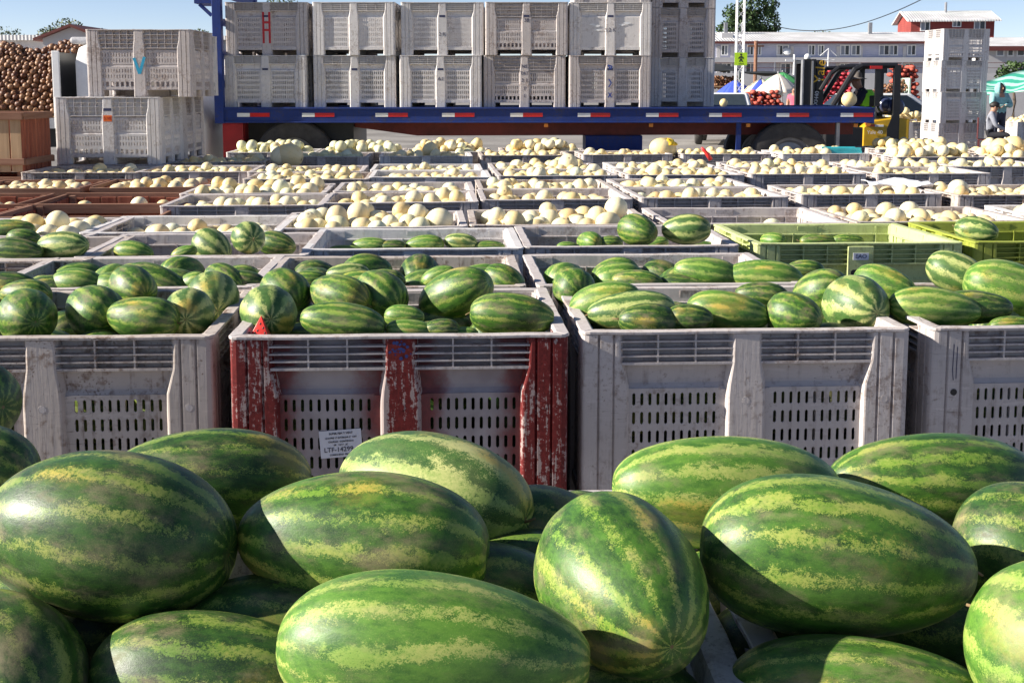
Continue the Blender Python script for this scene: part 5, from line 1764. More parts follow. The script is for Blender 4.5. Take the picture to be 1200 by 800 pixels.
# ------------------------------------------------------------------ market behind
def umbrella(label, px, py_top, wpx, hpx, y, cols, tilt=0.0, pole=2.0, shift=0.0, nseg=8):
    c = at_y(px, py_top, y)
    s = y / FPX
    rr_, hh_ = wpx * s / 2, hpx * s
    t = thing('umbrella', label, 'umbrella', (c.x, y, 0), 0, 'market umbrellas')
    MB().tube([(0, 0, 0), (0, 0, c.z - 0.02)], 0.025, 8).obj('pole', M['steel'], t)
    for k in range(nseg):
        mb = MB()
        rg = []
        for i in range(6):
            f = i / 5
            sag = 0.03 * math.sin(math.pi * f)
            r = rr_ * f
            z = -hh_ * (0.62 * f + 0.38 * f * f)
            rg.append([(r * math.cos(a), r * math.sin(a), z - (0.05 * rr_ * math.sin(math.pi * j / 4) * f)) for j, a in ((j, 2 * math.pi * (k + j / 4) / nseg + shift) for j in range(5))])
        mb.loft(rg, closed=False, cap=False)
        me = mb.mesh('panel', cols[k % len(cols)], True)
        bb = bmesh.new()
        bb.from_mesh(me)
        bmesh.ops.solidify(bb, geom=bb.faces[:], thickness=0.006)
        bb.to_mesh(me)
        bb.free()
        link('panel', me, t, (0, 0, c.z), (0, R(tilt), 0))
    MB().ell((0, 0, c.z + 0.02), (.03, .03, .05), 8, 6).obj('finial', M['steel'], t, smooth=True)


UC = dict(beige=plain('beige_canvas', (0.66, 0.58, 0.50), 0.85, 0.08), cream=plain('cream_canvas', (0.75, 0.68, 0.45), 0.85, .06), blue=plain('blue_canvas', (0.04, 0.08, 0.45), 0.85, .1), green=plain('green_canvas', (0.06, 0.32, 0.10), 0.85, .1))
umbrella('large beige market umbrella left of the forklift mast', 912, 86, 56, 22, 44, [UC['beige']])
umbrella('cream and blue market umbrella left of the beige one', 892, 92, 52, 19, 46, [UC['cream'], UC['cream'], UC['blue']])
umbrella('blue market umbrella, leftmost of the umbrellas', 862, 93.5, 44, 15, 47, [UC['blue']])
umbrella('green market umbrella behind the beige one', 917, 84.5, 52, 14, 49, [UC['green']])


def car(label, px, py_roof, y, yaw, mat, length=4.3, kindh=1.48):
    c = at_y(px, py_roof, y)
    t = thing('parked_car', label, 'car', (c.x, y, 0), yaw, 'cars parked behind the trailer')
    L = length / 2
    low = [(-L, .35), (-L + .1, .30), (L - .1, .30), (L, .40), (L - .02, .72), (L - .25, .86), (.95, .95), (-L + .5, .98), (-L + .02, .88)]
    MB().loft([[(x, w_, z) for x, z in low] for w_ in (-.82, .82)]).obj('body', mat, t, bevel=0.05, smooth=R(40))
    H = kindh
    up_b, up_t = [(-1.75, .95), (1.15, .93)], [(-1.25, H), (.45, H)]
    vs = [(-1.8, -.78, .94), (1.2, -.78, .92), (1.2, .78, .92), (-1.8, .78, .94), (-1.25, -.62, H), (.40, -.62, H), (.40, .62, H), (-1.25, .62, H)]
    MB().add(vs, [(0, 1, 5, 4), (1, 2, 6, 5), (2, 3, 7, 6), (3, 0, 4, 7), (4, 5, 6, 7)]).obj('cabin', mat, t, bevel=0.06, smooth=R(40))
    gl = plain('car_glass', (0.03, 0.04, 0.05), 0.12, 0.1)
    def pane(name, idx, ins, off):
        q = [Vector(vs[i]) for i in idx]
        cc = sum(q, Vector()) / 4
        n = (q[1] - q[0]).cross(q[2] - q[0]).normalized()
        q2 = [cc + (p - cc) * ins + n * off for p in q]
        MB().add(q2 + [p + n * 0.006 for p in q2], [(0, 1, 2, 3), (7, 6, 5, 4), (0, 4, 5, 1), (1, 5, 6, 2), (2, 6, 7, 3), (3, 7, 4, 0)]).obj(name, gl, t)
    pane('side_window', (0, 1, 5, 4), .80, .012)
    pane('windscreen', (1, 2, 6, 5), .84, .012)
    pane('side_window', (2, 3, 7, 6), .80, .012)
    pane('rear_window', (3, 0, 4, 7), .84, .012)
    for x in (-1.35, 1.30):
        for w_ in (-.74, .74):
            wheel(t, x, w_, .31, .31, .2, -1 if w_ < 0 else 1)
    for w_ in (-.6, .6):
        MB().box(L - .03, L + .01, w_ - .16, w_ + .16, .62, .76).obj('headlight', M['white'], t, bevel=0.01)
        MB().box(-L - .01, -L + .03, w_ - .16, w_ + .16, .66, .82).obj('tail_light', M['redlamp'], t, bevel=0.01)
    return t


car('white car between the forklift and the tall bin stack', 1040, 112, 33, R(8), M['white'])
car('white car seen beside the right end of the trailer load', 852, 111, 36, R(78), M['white'])
SK = plain('red_mesh_sack', (0.42, 0.085, 0.055), 0.8, 0.45, 22)
SKP = plain('pink_red_sack', (0.55, 0.05, 0.07), 0.8, 0.35, 22)
sr = random.Random(14)


def sack_pile(label, x0p, x1p, y0p, y1p, y, mat, size=0.21, slope=0.5):
    a, b = at_y(x0p, y1p, y), at_y(x1p, y0p, y)
    mb = MB()
    z = 0.14
    row = 0
    while z < b.z:
        n = int((b.x - a.x) / (size * 1.05))
        for i in range(n):
            x = a.x + (i + 0.5 + 0.5 * (row % 2)) * size * 1.05
            if sr.random() < 0.06 or x > b.x + .1:
                continue
            for d_ in range(2):
                mb.ell((x + sr.uniform(-.05, .05), y + row * 0.04 + d_ * .5 + sr.uniform(-.08, .08), z + sr.uniform(-.04, .04)), (size * .56, .30, size * .40), 8, 6, Matrix.Rotation(sr.uniform(-.35, .35), 3, 'Y'))
        z += size * 0.62
        row += 1
    return mb.obj('sack_pile', mat, None, smooth=True, label=label, category='sacks', kind='stuff')


sack_pile('pile of red onion sacks under the umbrellas', 872, 918, 107, 126, 43, SK)
sack_pile('pile of pink red sacks behind the forklift mast', 958, 1004, 80, 126, 48, SKP, 0.22)
sack_pile('pile of orange red sacks left of the tall bin stack', 1050, 1084, 76, 92, 52, SK, 0.24)
on = MB()
for i in range(420):
    f = sr.random()
    x = at_y(1020, 100, 46).x + sr.uniform(0, 1.4)
    on.ell((x, 46 + sr.uniform(0, .8), 0.9 + (at_y(600, 93, 46).z - 0.9) * f * (0.55 + 0.45 * (x - at_y(1020, 100, 46).x) / 1.4)), (.06, .06, .055), 7, 5)
on.obj('onion_pile', M['onion'], None, smooth=True, label='heap of brown onions on a cart behind the forklift driver', category='onions', kind='stuff')
oc2 = thing('wooden_cart', 'grey cart holding the onion heap behind the forklift driver', 'cart', (at_y(1040, 100, 46).x, 46.4, 0))
MB().box(-.9, .9, -.5, .5, .78, .9).obj('bed', M['steel'], oc2)
MB().box(.80, .86, -.5, .5, .9, 2.0).obj('end_board', plain('pale_green_board', (0.5, 0.62, 0.5), 0.7), oc2)
for x in (-.7, .7):
    for y in (-.4, .4):
        MB().box(x - .03, x + .03, y - .03, y + .03, 0, .78).obj('leg', M['steel'], oc2)
# woman in pink by the umbrella
J = dict(pelvis=(0, 0, .92), waist=(0, 0, 1.06), chest=(0, 0, 1.28), neck=(0, 0, 1.41), head=(0, -.01, 1.51), crown=(0, -.01, 1.60), shL=(.17, 0, 1.34), elL=(.22, 0, 1.08), wrL=(.20, -.12, .88), shR=(-.17, 0, 1.34), elR=(-.22, 0, 1.08), wrR=(-.20, -.12, .88),
         hipL=(.09, 0, .88), knL=(.10, -.02, .48), anL=(.10, .02, .08), toL=(.10, -.14, .04), hipR=(-.09, 0, .88), knR=(-.10, -.02, .48), anR=(-.10, .02, .08), toR=(-.10, -.14, .04))
pp = at_y(931, 110, 40)
wn = person('person in a pink top standing under the beige umbrella', (pp.x, 40, 0.02), R(-30), J, JEDGE, JRAD, [CLO['pink'], CLO['jeans'], M['skin'], CLO['shoe']], dict(JM, wrL=2, wrR=2, elL=2, elR=2),
            hands=(((.20, -.12, .88), (R(20), 0, 0), M['skin'], .5), ((-.20, -.12, .88), (R(20), 0, 0), M['skin'], .5)))
face(wn, (0, -.01, 1.515), .95)
MB().ell((0, .03, 1.54), (.10, .105, .12), 12, 9).obj('hair', M['hair'], wn, smooth=True)

# market canopies
def sheet(name, label, pts, mat, cat='canopy', posts=(), thick=0.02, nx=14, wave=0.05):
    """Cloth sheet between four corner points, sagging a little, on posts."""
    t = thing(name, label, cat, (0, 0, 0))
    A, B, C_, D_ = [Vector(p) for p in pts]
    rg = []
    for i in range(nx + 1):
        u = i / nx
        rg.append([(A.lerp(B, u)).lerp(D_.lerp(C_, u), v / 8) + Vector((0, 0, wave * math.sin(u * 9) * math.sin(v / 8 * 6) - 0.12 * math.sin(math.pi * u) * math.sin(math.pi * v / 8))) for v in range(9)])
    mb = MB()
    mb.loft(rg, closed=False, cap=False)
    me = mb.mesh('cloth', mat, True)
    bb = bmesh.new()
    bb.from_mesh(me)
    bmesh.ops.solidify(bb, geom=bb.faces[:], thickness=thick)
    bb.to_mesh(me)
    bb.free()
    link('cloth', me, t)
    for p in posts:
        MB().tube([(p[0], p[1], 0), p], 0.04, 8).obj('post', M['steel'], t)
    return t


t = NT('green_striped_tarp')
co = t.coord()
s_ = t.math('SINE', t.math('MULTIPLY', t.xyz(co)[0], 13.0))
gc = t.mix(t.ramp(t.math('ADD', s_, t.math('MULTIPLY', t.noise(co, 5, 3), 1.0)), 0.4, 0.9), (0.03, 0.30, 0.20), (0.35, 0.60, 0.50))
GT = t.done(gc, 0.6)
a, b, c, d = at_y(1152, 112, 33), at_y(1215, 106, 32), at_y(1215, 78, 37), at_y(1152, 97, 38)
sheet('tarp_canopy', 'green striped tarp canopy behind the standing person', (a, b, c, d), GT, posts=(d, a, c))
BT = plain('black_shade_cloth', (0.012, 0.014, 0.013), 0.8)
a, b, c, d = at_y(830, 84, 50), at_y(866, 83, 50), at_y(862, 79, 55), at_y(830, 74, 55)
sheet('shade_canopy', 'black shade cloth canopy beside the trailer load', (a, b, c, d), BT, posts=(a, b, c, d))
a, b, c, d = at_y(868, 86, 52), at_y(925, 87, 52), at_y(925, 85, 56), at_y(868, 84, 56)
sheet('shade_canopy', 'black awning behind the umbrellas', (a, b, c, d), BT, posts=(a, b))
# trays of produce under the black canopy
on = MB()
for i in range(260):
    on.ell((at_y(836, 95, 51).x + sr.uniform(0, 1.2), 51 + sr.uniform(0, .6), at_y(836, 97, 51).z + sr.uniform(-.25, .25)), (.06, .06, .055), 7, 5)
on.obj('onion_pile', M['onion'], None, smooth=True, label='heap of produce under the black shade canopy', category='onions', kind='stuff')
tb = thing('market_table', 'table of produce under the black shade canopy', 'table', (at_y(846, 100, 51.3).x, 51.3, 0))
zt = at_y(836, 101, 51).z
MB().box(-.75, .75, -.45, .45, zt - .05, zt).obj('table_top', M['wood_tan'], tb)
for x in (-.65, .65):
    for y in (-.38, .38):
        MB().box(x - .03, x + .03, y - .03, y + .03, 0, zt - .05).obj('leg', M['wood_tan'], tb)

# lattice mast with the yellow-green sign
LY = 46
lt = thing('lattice_mast', 'white lattice steel mast carrying a yellow-green sign', 'mast', (at_y(867, 60, LY).x, LY, 0))
hw, ht = 0.14, 5.6
mb = MB()
for sx in (-1, 1):
    for sy_ in (-1, 1):
        mb.tube([(sx * hw, sy_ * hw, 0), (sx * hw, sy_ * hw, ht)], 0.024, 6)
for i in range(16):
    z0, z1 = i * ht / 16, (i + 1) * ht / 16
    for q in (((-hw, -hw), (hw, -hw)), ((hw, -hw), (hw, hw)), ((hw, hw), (-hw, hw)), ((-hw, hw), (-hw, -hw))):
        (xa_, ya_), (xb_, yb_) = q if i % 2 else q[::-1]
        mb.tube([(xa_, ya_, z0), (xb_, yb_, z1)], 0.011, 5)
mb.obj('lattice', M['white'], lt)
sg = thing('sign', 'yellow-green sign with a black walking figure on the lattice mast', 'sign', (at_y(867, 69, LY).x, LY - .22, at_y(867, 69.5, LY).z))
SGM = plain('sign_yellow_green', (0.50, 0.80, 0.02), 0.5, .05)
MB().box(-.235, .235, -.012, .012, -.24, .24).obj('board', SGM, sg)
MB().lathe([(0, 0), (.04, 0)], 12, Matrix.Translation((0, -.015, .165)) @ Matrix.Rotation(R(90), 4, 'X')).obj('pictogram_head', M['black'], sg)
strokes('pictogram_body', [((0, .12), (0, .0)), ((0, .0), (-.06, -.11)), ((0, .0), (.06, -.11)), ((-.07, .07), (.07, .07)), ((-.07, .07), (-.08, .0)), ((.07, .07), (.08, .0))], 0.045, M['black'], sg, -.015)
lettering('sign_print', 'ZONA', 0.075, M['black'], sg, (0, -.016, -.18))

# ------------------------------------------------------------------ houses
def window(parent, x, z, w, h, y=0.0, fm=None, pm=None, bars=1):
    """Window on a wall whose outside face is y; frame stands proud, panes set back in it."""
    fm, pm = fm or M['white'], pm or M['glass']
    fr = MB()
    e = 0.07
    fr.box(x - w / 2 - e, x + w / 2 + e, y - .06, y - .002, z - h / 2 - e, z - h / 2).box(x - w / 2 - e, x + w / 2 + e, y - .06, y - .002, z + h / 2, z + h / 2 + e)
    fr.box(x - w / 2 - e, x - w / 2, y - .06, y - .002, z - h / 2, z + h / 2).box(x + w / 2, x + w / 2 + e, y - .06, y - .002, z - h / 2, z + h / 2)
    for k in range(bars):
        u = x - w / 2 + w * (k + 1) / (bars + 1)
        fr.box(u - .03, u + .03, y - .05, y - .002, z - h / 2, z + h / 2)
    f = fr.obj('window', fm, parent)
    for k in range(bars + 1):
        a = x - w / 2 + w * k / (bars + 1) + .03 * (k > 0)
        b = x - w / 2 + w * (k + 1) / (bars + 1) - .03 * (k < bars)
        MB().box(a, b, y - .02, y - .003, z - h / 2, z + h / 2).obj('pane', pm if (k + int(x * 3)) % 2 else M['curtain'], f)
    return f


M['glass'] = plain('window_glass', (0.02, 0.025, 0.035), 0.1, 0.2)
M['curtain'] = plain('window_curtain', (0.22, 0.24, 0.28), 0.3, 0.2, 2)
t = NT('corrugated_roof')
co = t.coord()
wv = t.math('SINE', t.math('MULTIPLY', t.xyz(co)[0], 30.0))
nz = t.noise(co, 0.7, 4, 0.6)
rc = t.mix(t.ramp(nz, .35, .7), (0.55, 0.54, 0.53), (0.75, 0.74, 0.73))
t.bump(wv, 0.6, 0.03)
M['roof'] = t.done(rc, 0.5, 0.4)
t = NT('lavender_siding')
co = t.coord()
wv = t.math('SINE', t.math('MULTIPLY', t.xyz(co)[2], 34.0))
rc = t.mix(t.ramp(t.noise(co, 1.2, 4), .3, .7), (0.42, 0.43, 0.54), (0.50, 0.51, 0.61))
t.bump(wv, 0.25, 0.01)
M['siding'] = t.done(rc, 0.7, 0.3)
t = NT('red_siding')
co = t.coord()
wv = t.math('SINE', t.math('MULTIPLY', t.xyz(co)[2], 34.0))
rc = t.mix(t.ramp(t.noise(co, 1.2, 4), .3, .7), (0.23, 0.045, 0.038), (0.29, 0.06, 0.05))
t.bump(wv, 0.25, 0.01)
M['redwall'] = t.done(rc, 0.7, 0.3)
M['fascia'] = plain('brown_red_fascia', (0.16, 0.04, 0.03), 0.6)
M['cream'] = plain('cream_wall', (0.55, 0.53, 0.52), 0.8, .08, 1)

HY = 86.0
hxL, hxR = at_y(832, 60, HY).x, at_y(1146, 60, HY).x
ze, zr = at_y(900, 49.5, HY).z, at_y(900, 39.5, HY + 4).z
h1 = thing('row_house', 'long two-storey lavender row house with a pale corrugated roof', 'house', ((hxL + hxR) / 2, HY, 0))
hw2 = (hxR - hxL) / 2
MB().box(-hw2, hw2, 0, 8, 0, ze).obj('wall', M['siding'], h1)
rf = MB()
rf.add([(-hw2 - .4, -.5, ze - .05), (hw2 + .4, -.5, ze - .05), (hw2 + .4, 4, zr), (-hw2 - .4, 4, zr), (-hw2 - .4, 8.5, ze - .05), (hw2 + .4, 8.5, ze - .05),
        (-hw2 - .4, -.5, ze + .05), (hw2 + .4, -.5, ze + .05), (hw2 + .4, 4, zr + .1), (-hw2 - .4, 4, zr + .1), (-hw2 - .4, 8.5, ze + .05), (hw2 + .4, 8.5, ze + .05)],
       [(0, 1, 2, 3), (3, 2, 5, 4), (6, 9, 8, 7), (9, 10, 11, 8), (0, 6, 7, 1), (4, 5, 11, 10), (0, 3, 9, 6), (3, 4, 10, 9), (1, 7, 8, 2), (2, 8, 11, 5)])
rfo = rf.obj('roof', M['roof'], h1)
MB().box(-hw2 - .4, hw2 + .4, -.56, -.50, ze - .13, ze + .03).obj('fascia', M['fascia'], h1)
MB().box(-hw2 - .02, hw2 + .02, -.9, -.02, at_y(900, 72, HY).z - .1, at_y(900, 72, HY).z + .25).obj('balcony_ledge', M['cream'], h1)


def HX(px):
    return at_y(px, 60, HY).x - (hxL + hxR) / 2


for px, wp in ((849, 6), (879, 6), (889, 4), (917, 12), (951, 6), (962, 5), (990, 9), (1003, 9), (1036, 10), (1047, 8), (1068, 8)):
    window(h1, HX(px), at_y(900, 59, HY).z, wp * HY / FPX, 0.62, bars=1)
for px, wp in ((852, 9), (880, 10), (921, 10), (990, 9), (1036, 9), (1066, 8)):
    window(h1, HX(px), at_y(900, 81, HY).z, wp * HY / FPX, 0.7)
for px in (842, 858, 912, 928, 982, 1009, 1060):
    MB().box(HX(px) - .12, HX(px) + .12, -.05, -.003, 0, ze - .3).obj('pilaster', M['cream'], h1)
dz = at_y(900, 60, HY).z
MB().lathe([(0, .04), (.18, .02), (.30, -.05), (.31, -.05), (.18, .0), (0, .02)], 18, Matrix.Translation((HX(921), -.4, dz)) @ Matrix.Rotation(R(60), 4, 'X')).obj('satellite_dish', M['white'], h1, smooth=True)
for px in (859, 880, 1034):
    MB().box(HX(px) - .12, HX(px) + .12, 3.0, 3.3, zr - .4, zr + .75).obj('chimney', M['steel'], rfo)
MB().box(HX(848), HX(862), 1.0, 3.0, ze + .1, at_y(850, 38, HY).z).obj('roof_tank_box', M['cream'], rfo, bevel=.03)

RY = 97.0
rx0, rx1 = at_y(1058, 30, RY).x, at_y(1160, 30, RY).x
rez, rrz = at_y(1100, 24, RY).z, at_y(1100, 14.5, RY + 2.5).z
h2 = thing('red_house', 'tall red house with a pale roof above the stacked white bins', 'house', ((rx0 + rx1) / 2 + .5, RY, 0), R(-6))
w2 = (rx1 - rx0) / 2 - .25
MB().box(-w2, w2, 0, 5, 0, rez).add([(-w2, 0, rez), (-w2, 5, rez), (-w2, 2.5, rrz - .08), (w2, 0, rez), (w2, 5, rez), (w2, 2.5, rrz - .08)], [(0, 1, 2), (3, 5, 4)]).obj('wall', M['redwall'], h2)
r2 = MB()
r2.add([(-w2 - .4, -.5, rez - .12), (w2 + .4, -.5, rez - .12), (w2 + .4, 2.5, rrz), (-w2 - .4, 2.5, rrz), (-w2 - .4, 5.5, rez - .12), (w2 + .4, 5.5, rez - .12),
        (-w2 - .4, -.5, rez), (w2 + .4, -.5, rez), (w2 + .4, 2.5, rrz + .1), (-w2 - .4, 2.5, rrz + .1), (-w2 - .4, 5.5, rez), (w2 + .4, 5.5, rez)],
       [(0, 1, 2, 3), (3, 2, 5, 4), (6, 9, 8, 7), (9, 10, 11, 8), (0, 6, 7, 1), (4, 5, 11, 10), (0, 3, 9, 6), (3, 4, 10, 9), (1, 7, 8, 2), (2, 8, 11, 5)])
r2o = r2.obj('roof', M['roof'], h2)
MB().tube([(-.1, 2.0, rrz - .3), (-.1, 2.0, rrz + .75)], .1, 8).obj('chimney', M['steel'], r2o)
for px, wp, hp, py in ((1085, 9, 9, 31), (1121, 8, 6, 28), (1147, 11, 10, 30)):
    window(h2, at_y(px, py, RY).x - h2.location.x, at_y(px, py, RY).z, wp * RY / FPX, hp * RY / FPX, y=-.0)

WY = 72.0
wx0 = at_y(1148, 60, WY).x
h3 = thing('white_house', 'white house with a pale roof at the right edge behind the tarp', 'house', (wx0 + 3.5, WY, 0))
e3 = at_y(1160, 55, WY).z
MB().box(-3.5, 3.5, 0, 5, 0, e3).obj('wall', M['cream'], h3)
rr3 = MB()
z3 = at_y(1160, 46, WY + 2.5).z
rr3.add([(-3.9, -.5, e3 - .1), (3.9, -.5, e3 - .1), (3.9, 2.5, z3), (-3.9, 2.5, z3), (-3.9, 5.5, e3 - .1), (3.9, 5.5, e3 - .1),
         (-3.9, -.5, e3), (3.9, -.5, e3), (3.9, 2.5, z3 + .1), (-3.9, 2.5, z3 + .1), (-3.9, 5.5, e3), (3.9, 5.5, e3)],
        [(0, 1, 2, 3), (3, 2, 5, 4), (6, 9, 8, 7), (9, 10, 11, 8), (0, 6, 7, 1), (4, 5, 11, 10), (0, 3, 9, 6), (3, 4, 10, 9), (1, 7, 8, 2), (2, 8, 11, 5)])
rr3.obj('roof', M['roof'], h3)
MB().box(-3.9, 3.9, -.56, -.5, e3 - .25, e3 + .02).obj('fascia', M['fascia'], h3)
for px, wp in ((1172, 7), (1184, 5), (1196, 7), (1212, 7)):
    window(h3, at_y(px, 60, WY).x - wx0 - 3.5, at_y(px, 60, WY).z, wp * WY / FPX, .5, bars=0)

GY = 62.0
g0 = at_y(50, 45, GY).x
h4 = thing('gabled_house', 'white gabled house with dark red roof edges behind the onion truck', 'house', (at_y(85, 45, GY).x, GY, 0))
gz, ga = at_y(85, 42.5, GY).z, at_y(85, 28.5, GY).z
gw = at_y(85, 45, GY).x - g0
MB().add([(-gw, 0, 0), (gw * .95, 0, 0), (gw * .95, 0, gz), (0, 0, ga - .15), (-gw, 0, gz), (-gw, 9, 0), (gw * .95, 9, 0), (gw * .95, 9, gz), (0, 9, ga - .15), (-gw, 9, gz)],
         [(0, 1, 2, 3, 4), (9, 8, 7, 6, 5), (0, 5, 6, 1), (1, 6, 7, 2), (2, 7, 8, 3), (3, 8, 9, 4), (4, 9, 5, 0)]).obj('wall', M['cream'], h4)
for s in (-1, 1):
    MB().add([(0, -.4, ga), (s * (gw + .35), -.4, gz - .12), (s * (gw + .35), 9.4, gz - .12), (0, 9.4, ga), (0, -.4, ga - .14), (s * (gw + .35), -.4, gz - .26), (s * (gw + .35), 9.4, gz - .26), (0, 9.4, ga - .14)],
             [(0, 1, 2, 3), (7, 6, 5, 4), (0, 4, 5, 1), (1, 5, 6, 2), (2, 6, 7, 3), (3, 7, 4, 0)]).obj('roof', M['fascia'], h4)
MB().box(gw, at_y(152, 45, GY).x - h4.location.x, -.2, 6, gz - .15, gz + .12).obj('side_roof', M['fascia'], h4)
MB().box(gw, at_y(150, 45, GY).x - h4.location.x, .1, 6, 0, gz - .16).obj('side_wall', M['cream'], h4)
for x in (-.4, .75):
    MB().box(x, x + .55, -.02, -.003, gz - 1.3, gz - .25).obj('window', M['curtain'], h4)
for px, h_ in ((104, .5), (124, .4), (142, .45)):
    x = at_y(px, 40, GY).x - h4.location.x
    MB().tube([(x, 2, gz - .2), (x, 2, gz + h_)], .06, 6).obj('vent_pipe', M['steel'], h4)
h5 = thing('low_shed', 'low shed with a pale roof at the far left horizon', 'shed', (at_y(8, 45, 70).x, 70, 0))
z5 = at_y(10, 41.5, 70).z
MB().box(-3, 3, 0, 6, 0, z5 - .3).obj('wall', M['cream'], h5)
MB().box(-3.3, 3.2, -.4, 6.4, z5 - .3, z5).obj('roof', M['roof'], h5)
h6 = thing('low_shed', 'pale roofed shed between the left bins and the trailer', 'shed', (at_y(245, 45, 75).x, 75, 0))
z6 = at_y(245, 42.5, 75).z
MB().box(-2, 2, 0, 6, 0, z6 - .25).obj('wall', M['cream'], h6)
MB().box(-2.2, 2.2, -.4, 6.4, z6 - .25, z6).obj('roof', M['roof'], h6)
# market boundary wall with fence on top
bw = thing('boundary_wall', 'long grey boundary wall with a wire fence in front of the row house', 'wall', (0, 68, 0))
MB().box(8, 42, 0, .2, 0, at_y(900, 86, 68).z).obj('masonry', M['cream'], bw)
zf0, zf1 = at_y(900, 86, 68).z, at_y(900, 73.5, 68).z
for i in range(12):
    MB().box(10 + i * 2.4, 10.06 + i * 2.4, .07, .13, zf0, zf1).obj('fence_post', M['steel'], bw)
MB().box(9, 40, .085, .115, zf1 - .03, zf1).box(9, 40, .085, .115, (zf0 + zf1) / 2 - .012, (zf0 + zf1) / 2 + .012).obj('fence_rail', M['fascia'], bw)
for px, y_, pt_, lab in ((886, 60, 48, 'wooden utility pole before the row house'), (931, 55, 64, 'thin white pole left of the forklift mast')):
    p = at_y(px, pt_, y_)
    o = MB().tube([(0, 0, 0), (0, 0, p.z)], .09 if px == 886 else .05, 8).box(-.4, .4, -.04, .04, p.z - .3, p.z - .22).obj('utility_pole', M['wood_redx'] if px == 886 else M['white'], None, loc=(p.x, y_, 0), label=lab, category='pole')
# antenna in front of the houses
an = at_y(971, 57, 58)
MB().tube([(0, 0, 0), (0, 0, an.z)], .03, 6).tube([(-.4, 0, an.z - .35), (0, 0, an.z), (.4, 0, an.z - .35)], .02, 5).tube([(-.3, 0, an.z - .55), (.3, 0, an.z - .55)], .02, 5).obj('antenna', M['white'], None, loc=(an.x, 58, 0), label='thin arrow-shaped aerial above the forklift', category='aerial')
# overhead cable
p0, p1, p2 = at_y(905, 30, 66), at_y(985, 33.5, 62), at_y(1095, -8, 50)
pts = []
for i in range(25):
    u = i / 24
    pts.append(p0 * ((1 - u) ** 2) + (p1 * 2 - (p0 + p2) / 2) * 2 * u * (1 - u) + p2 * u * u)
MB().tube(pts, .022, 5).obj('overhead_cable', M['black'], None, label='dark cable sagging across the sky at upper right', category='cable')

# ------------------------------------------------------------------ trees
def leaf_mat(name, c1, c2):
    t = NT(name)
    co = t.coord()
    c = t.mix(t.ramp(t.noise(co, 1.3, 3, .6), .35, .65), c1, c2)
    c = t.mix(t.math('MULTIPLY', t.noise(co, 14, 2, .6), .5), c, tuple(x * 1.6 for x in c2))
    t.b.inputs['Transmission Weight'].default_value = 0
    return t.done(c, 0.6, 0.3)


LM1, LM2 = leaf_mat('leaf_dark', (0.028, 0.055, 0.018), (0.055, 0.095, 0.03)), leaf_mat('leaf_olive', (0.06, 0.09, 0.035), (0.11, 0.13, 0.055))
BARK = plain('bark', (0.10, 0.075, 0.055), 0.9, .3)


def tree(label, base, h, blobs, n, leaf, mat, seed=1):
    rng = random.Random(seed)
    t = thing('tree', label, 'tree', base, 0, 'trees behind the market')
    tm = MB()
    tm.tube([(0, 0, 0), (.05, 0, h * .3), (-.05, .05, h * .6), (0, 0, h * .85)], [h * .035, h * .028, h * .018, h * .006], 8)
    for (c, r) in blobs:
        s = Vector((0, 0, max(h * .15, c[2] - r[2] * 1.0)))
        tm.tube([s, s.lerp(Vector(c), .5) + Vector((0, 0, -.1)), Vector(c)], [h * .014, h * .009, h * .003], 6)
    tm.obj('trunk', BARK, t)
    cr = MB()
    vol = [r[0] * r[1] * r[2] for c, r in blobs]
    for i in range(n):
        c, r = rng.choices(blobs, vol)[0]
        # leaf clumps crowd towards the outside of each bough
        d = Vector((rng.gauss(0, 1), rng.gauss(0, 1), rng.gauss(0, 1))).normalized()
        f = rng.uniform(.35, 1.08) ** 0.6
        clump = math.sin(d.x * 7 + c[0] * 3) * math.sin(d.y * 7) * math.sin(d.z * 7 + 1)
        if clump < -.25 and rng.random() < .75:
            continue
        p = Vector(c) + Vector((d.x * r[0], d.y * r[1], d.z * r[2])) * f
        q = Quaternion((rng.gauss(0, 1), rng.gauss(0, 1), rng.gauss(0, 1), rng.gauss(0, 1))).normalized()
        s = leaf * rng.uniform(.6, 1.3)
        cr.add([p + q @ Vector(v) for v in ((-s, 0, 0), (0, -s * .45, s * .1), (s, 0, 0), (0, s * .45, s * .1))], [(0, 1, 2, 3)])
    link('crown', cr.mesh('crown', mat, fix=False), t)


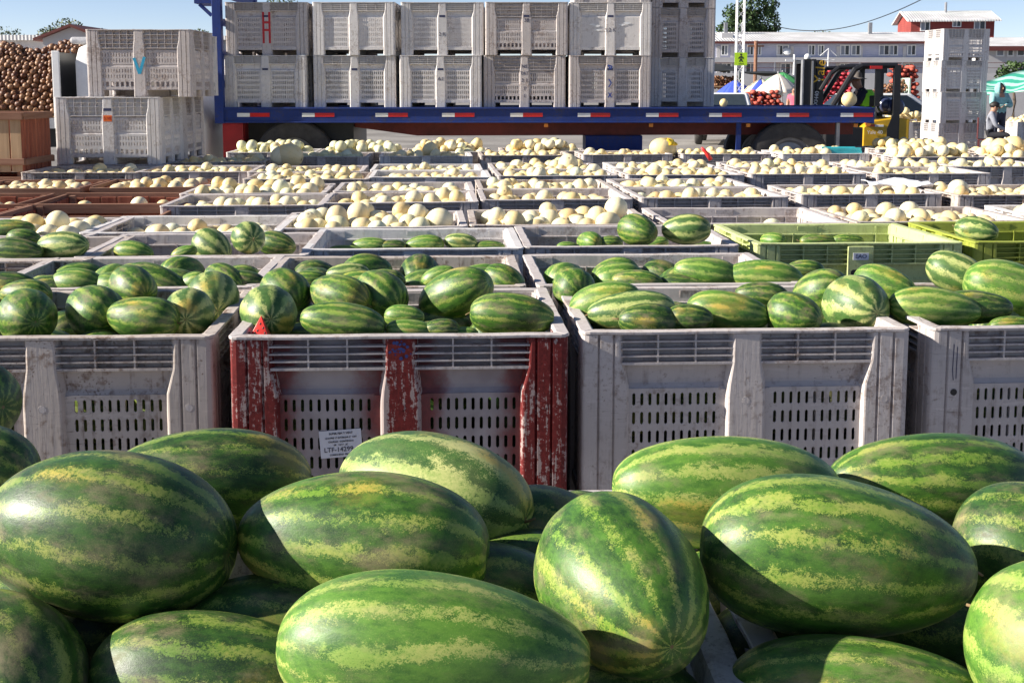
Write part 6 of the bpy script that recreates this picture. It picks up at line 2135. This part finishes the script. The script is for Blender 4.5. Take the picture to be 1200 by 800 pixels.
TYY = 100
b0 = at_y(880, 45, TYY)
tree('large dark tree behind the row house, left of centre of its roof', (b0.x, TYY, 0), 10.5,
     [((-1.9, 0, 6.2), (1.0, 1.0, .9)), ((-1.3, .3, 7.6), (1.0, 1.0, 1.0)), ((-.6, 0, 6.6), (1.3, 1.2, 1.5)), ((-.1, 0, 8.6), (1.0, 1.0, 1.4)), ((.3, .2, 6.0), (1.2, 1.2, 1.2)), ((1.3, 0, 6.8), (1.1, 1.1, 1.4)), ((1.5, 0, 8.6), (.75, .8, 1.2)), ((1.7, .2, 5.8), (.9, .9, .9)), ((1.4, 0, 10.0), (.5, .5, .8)), ((-.5, 0, 10.2), (.7, .7, .9))], 6500, .17, LM1, 3)
for px, py, y, r_, lab, sd in ((962, 40, 120, 1.3, 'small shaggy tree top above the row house roof', 5), (78, 28, 90, 1.3, 'small tree top behind the gabled house', 6), (57, 36, 95, .9, 'low tree top left of the gabled house', 7), (10, 38, 110, 1.6, 'low tree line above the far left shed', 8),
                               (222, 42, 110, 1.2, 'small tree top above the left stacked bins', 9), (235, 38, 105, .9, 'thin tree top beside the trailer headboard', 10), (330, 2, 70, 1.2, 'tree top showing above the first trailer bin', 11), (1190, 76, 60, .8, 'round shrub at the right edge before the white house', 12)):
    p = at_y(px, py, y)
    tree(lab, (p.x, y, 0), p.z + r_ * .4, [((0, 0, p.z - r_ * .5), (r_, r_, r_ * .8)), ((r_ * .6, 0, p.z - r_ * .9), (r_ * .7, r_ * .7, r_ * .6)), ((-r_ * .6, 0, p.z - r_ * .8), (r_ * .6, r_ * .6, r_ * .5))], 900, .13, LM2 if sd != 12 else LM1, sd)

# ------------------------------------------------------------------ small things lying on the bins
e = at_y(828, 186, BINS['E8']['pos'].y + .3)
q = [at_y(px, py, e.y) for px, py in ((822, 173), (825, 176), (829, 181), (833, 187.5))]
MB().tube(q, [.012, .020, .024, .026], 8).obj('red_strap', plain('red_plastic', (0.75, 0.035, 0.03), 0.4), None, smooth=True, label='curved red plastic strip sticking up beside the far melon bins', category='strip')
c = at_z(1055, 219, BH + 0.004)
pm = MB()
rg = []
for i in range(9):
    rg.append([(c.x - .30 + .075 * i + .01 * math.sin(j), c.y - .10 + j * .06, BH + .012 + .02 * math.sin(i * 1.1 + j * .8) + .01 * j) for j in range(5)])
pm.loft(rg, closed=False, cap=False)
me = pm.mesh('paper_sheets', M['paper'], False)
b_ = bmesh.new()
b_.from_mesh(me)
bmesh.ops.solidify(b_, geom=b_.faces[:], thickness=0.006)
b_.to_mesh(me)
b_.free()
link('paper_sheets', me, None, label='crumpled white paper lying across a bin rim at the right', category='paper')
c = at_y(777, 167, BINS['E10']['pos'].y)
link('melon', HU[2], None, (c.x, c.y, BH + .05), (0.3, .2, 0), (.19, .15, .12), M['honey'], label='big flattened pale melon under a yellow rag', category='melon')
rag = MB()
rg = []
for i in range(8):
    th = 0.05 + i * .16
    rg.append([(.155 * math.sin(th) * math.cos(a) * (1 + .16 * math.sin(3 * a + i)), .135 * math.sin(th) * math.sin(a) * (1 + .16 * math.sin(4 * a)), .135 * math.cos(th) + .012 * math.sin(5 * a + i)) for a in (k * 2 * math.pi / 18 for k in range(18))])
rag.loft(rg, closed=True, cap=True)
rag.obj('yellow_rag', plain('yellow_cloth', (0.80, 0.52, 0.03), 0.8), None, smooth=True, loc=(c.x + .05, c.y, BH + .05), label='crumpled yellow rag over a big pale melon before the trailer', category='rag')
tp = BINS['G10']['pos']
MB().box(-.24, .24, -.15, .15, 0, .05).box(-.23, .23, -.15, -.14, .05, .09).box(-.23, .23, .14, .15, .05, .09).obj('teal_tray', plain('teal_plastic', (0.05, 0.45, 0.50), 0.4), None, bevel=.006, loc=(tp.x + .32, tp.y - .2, BH - .02), label='teal tray lying among the melons before the trailer wheel', category='tray')
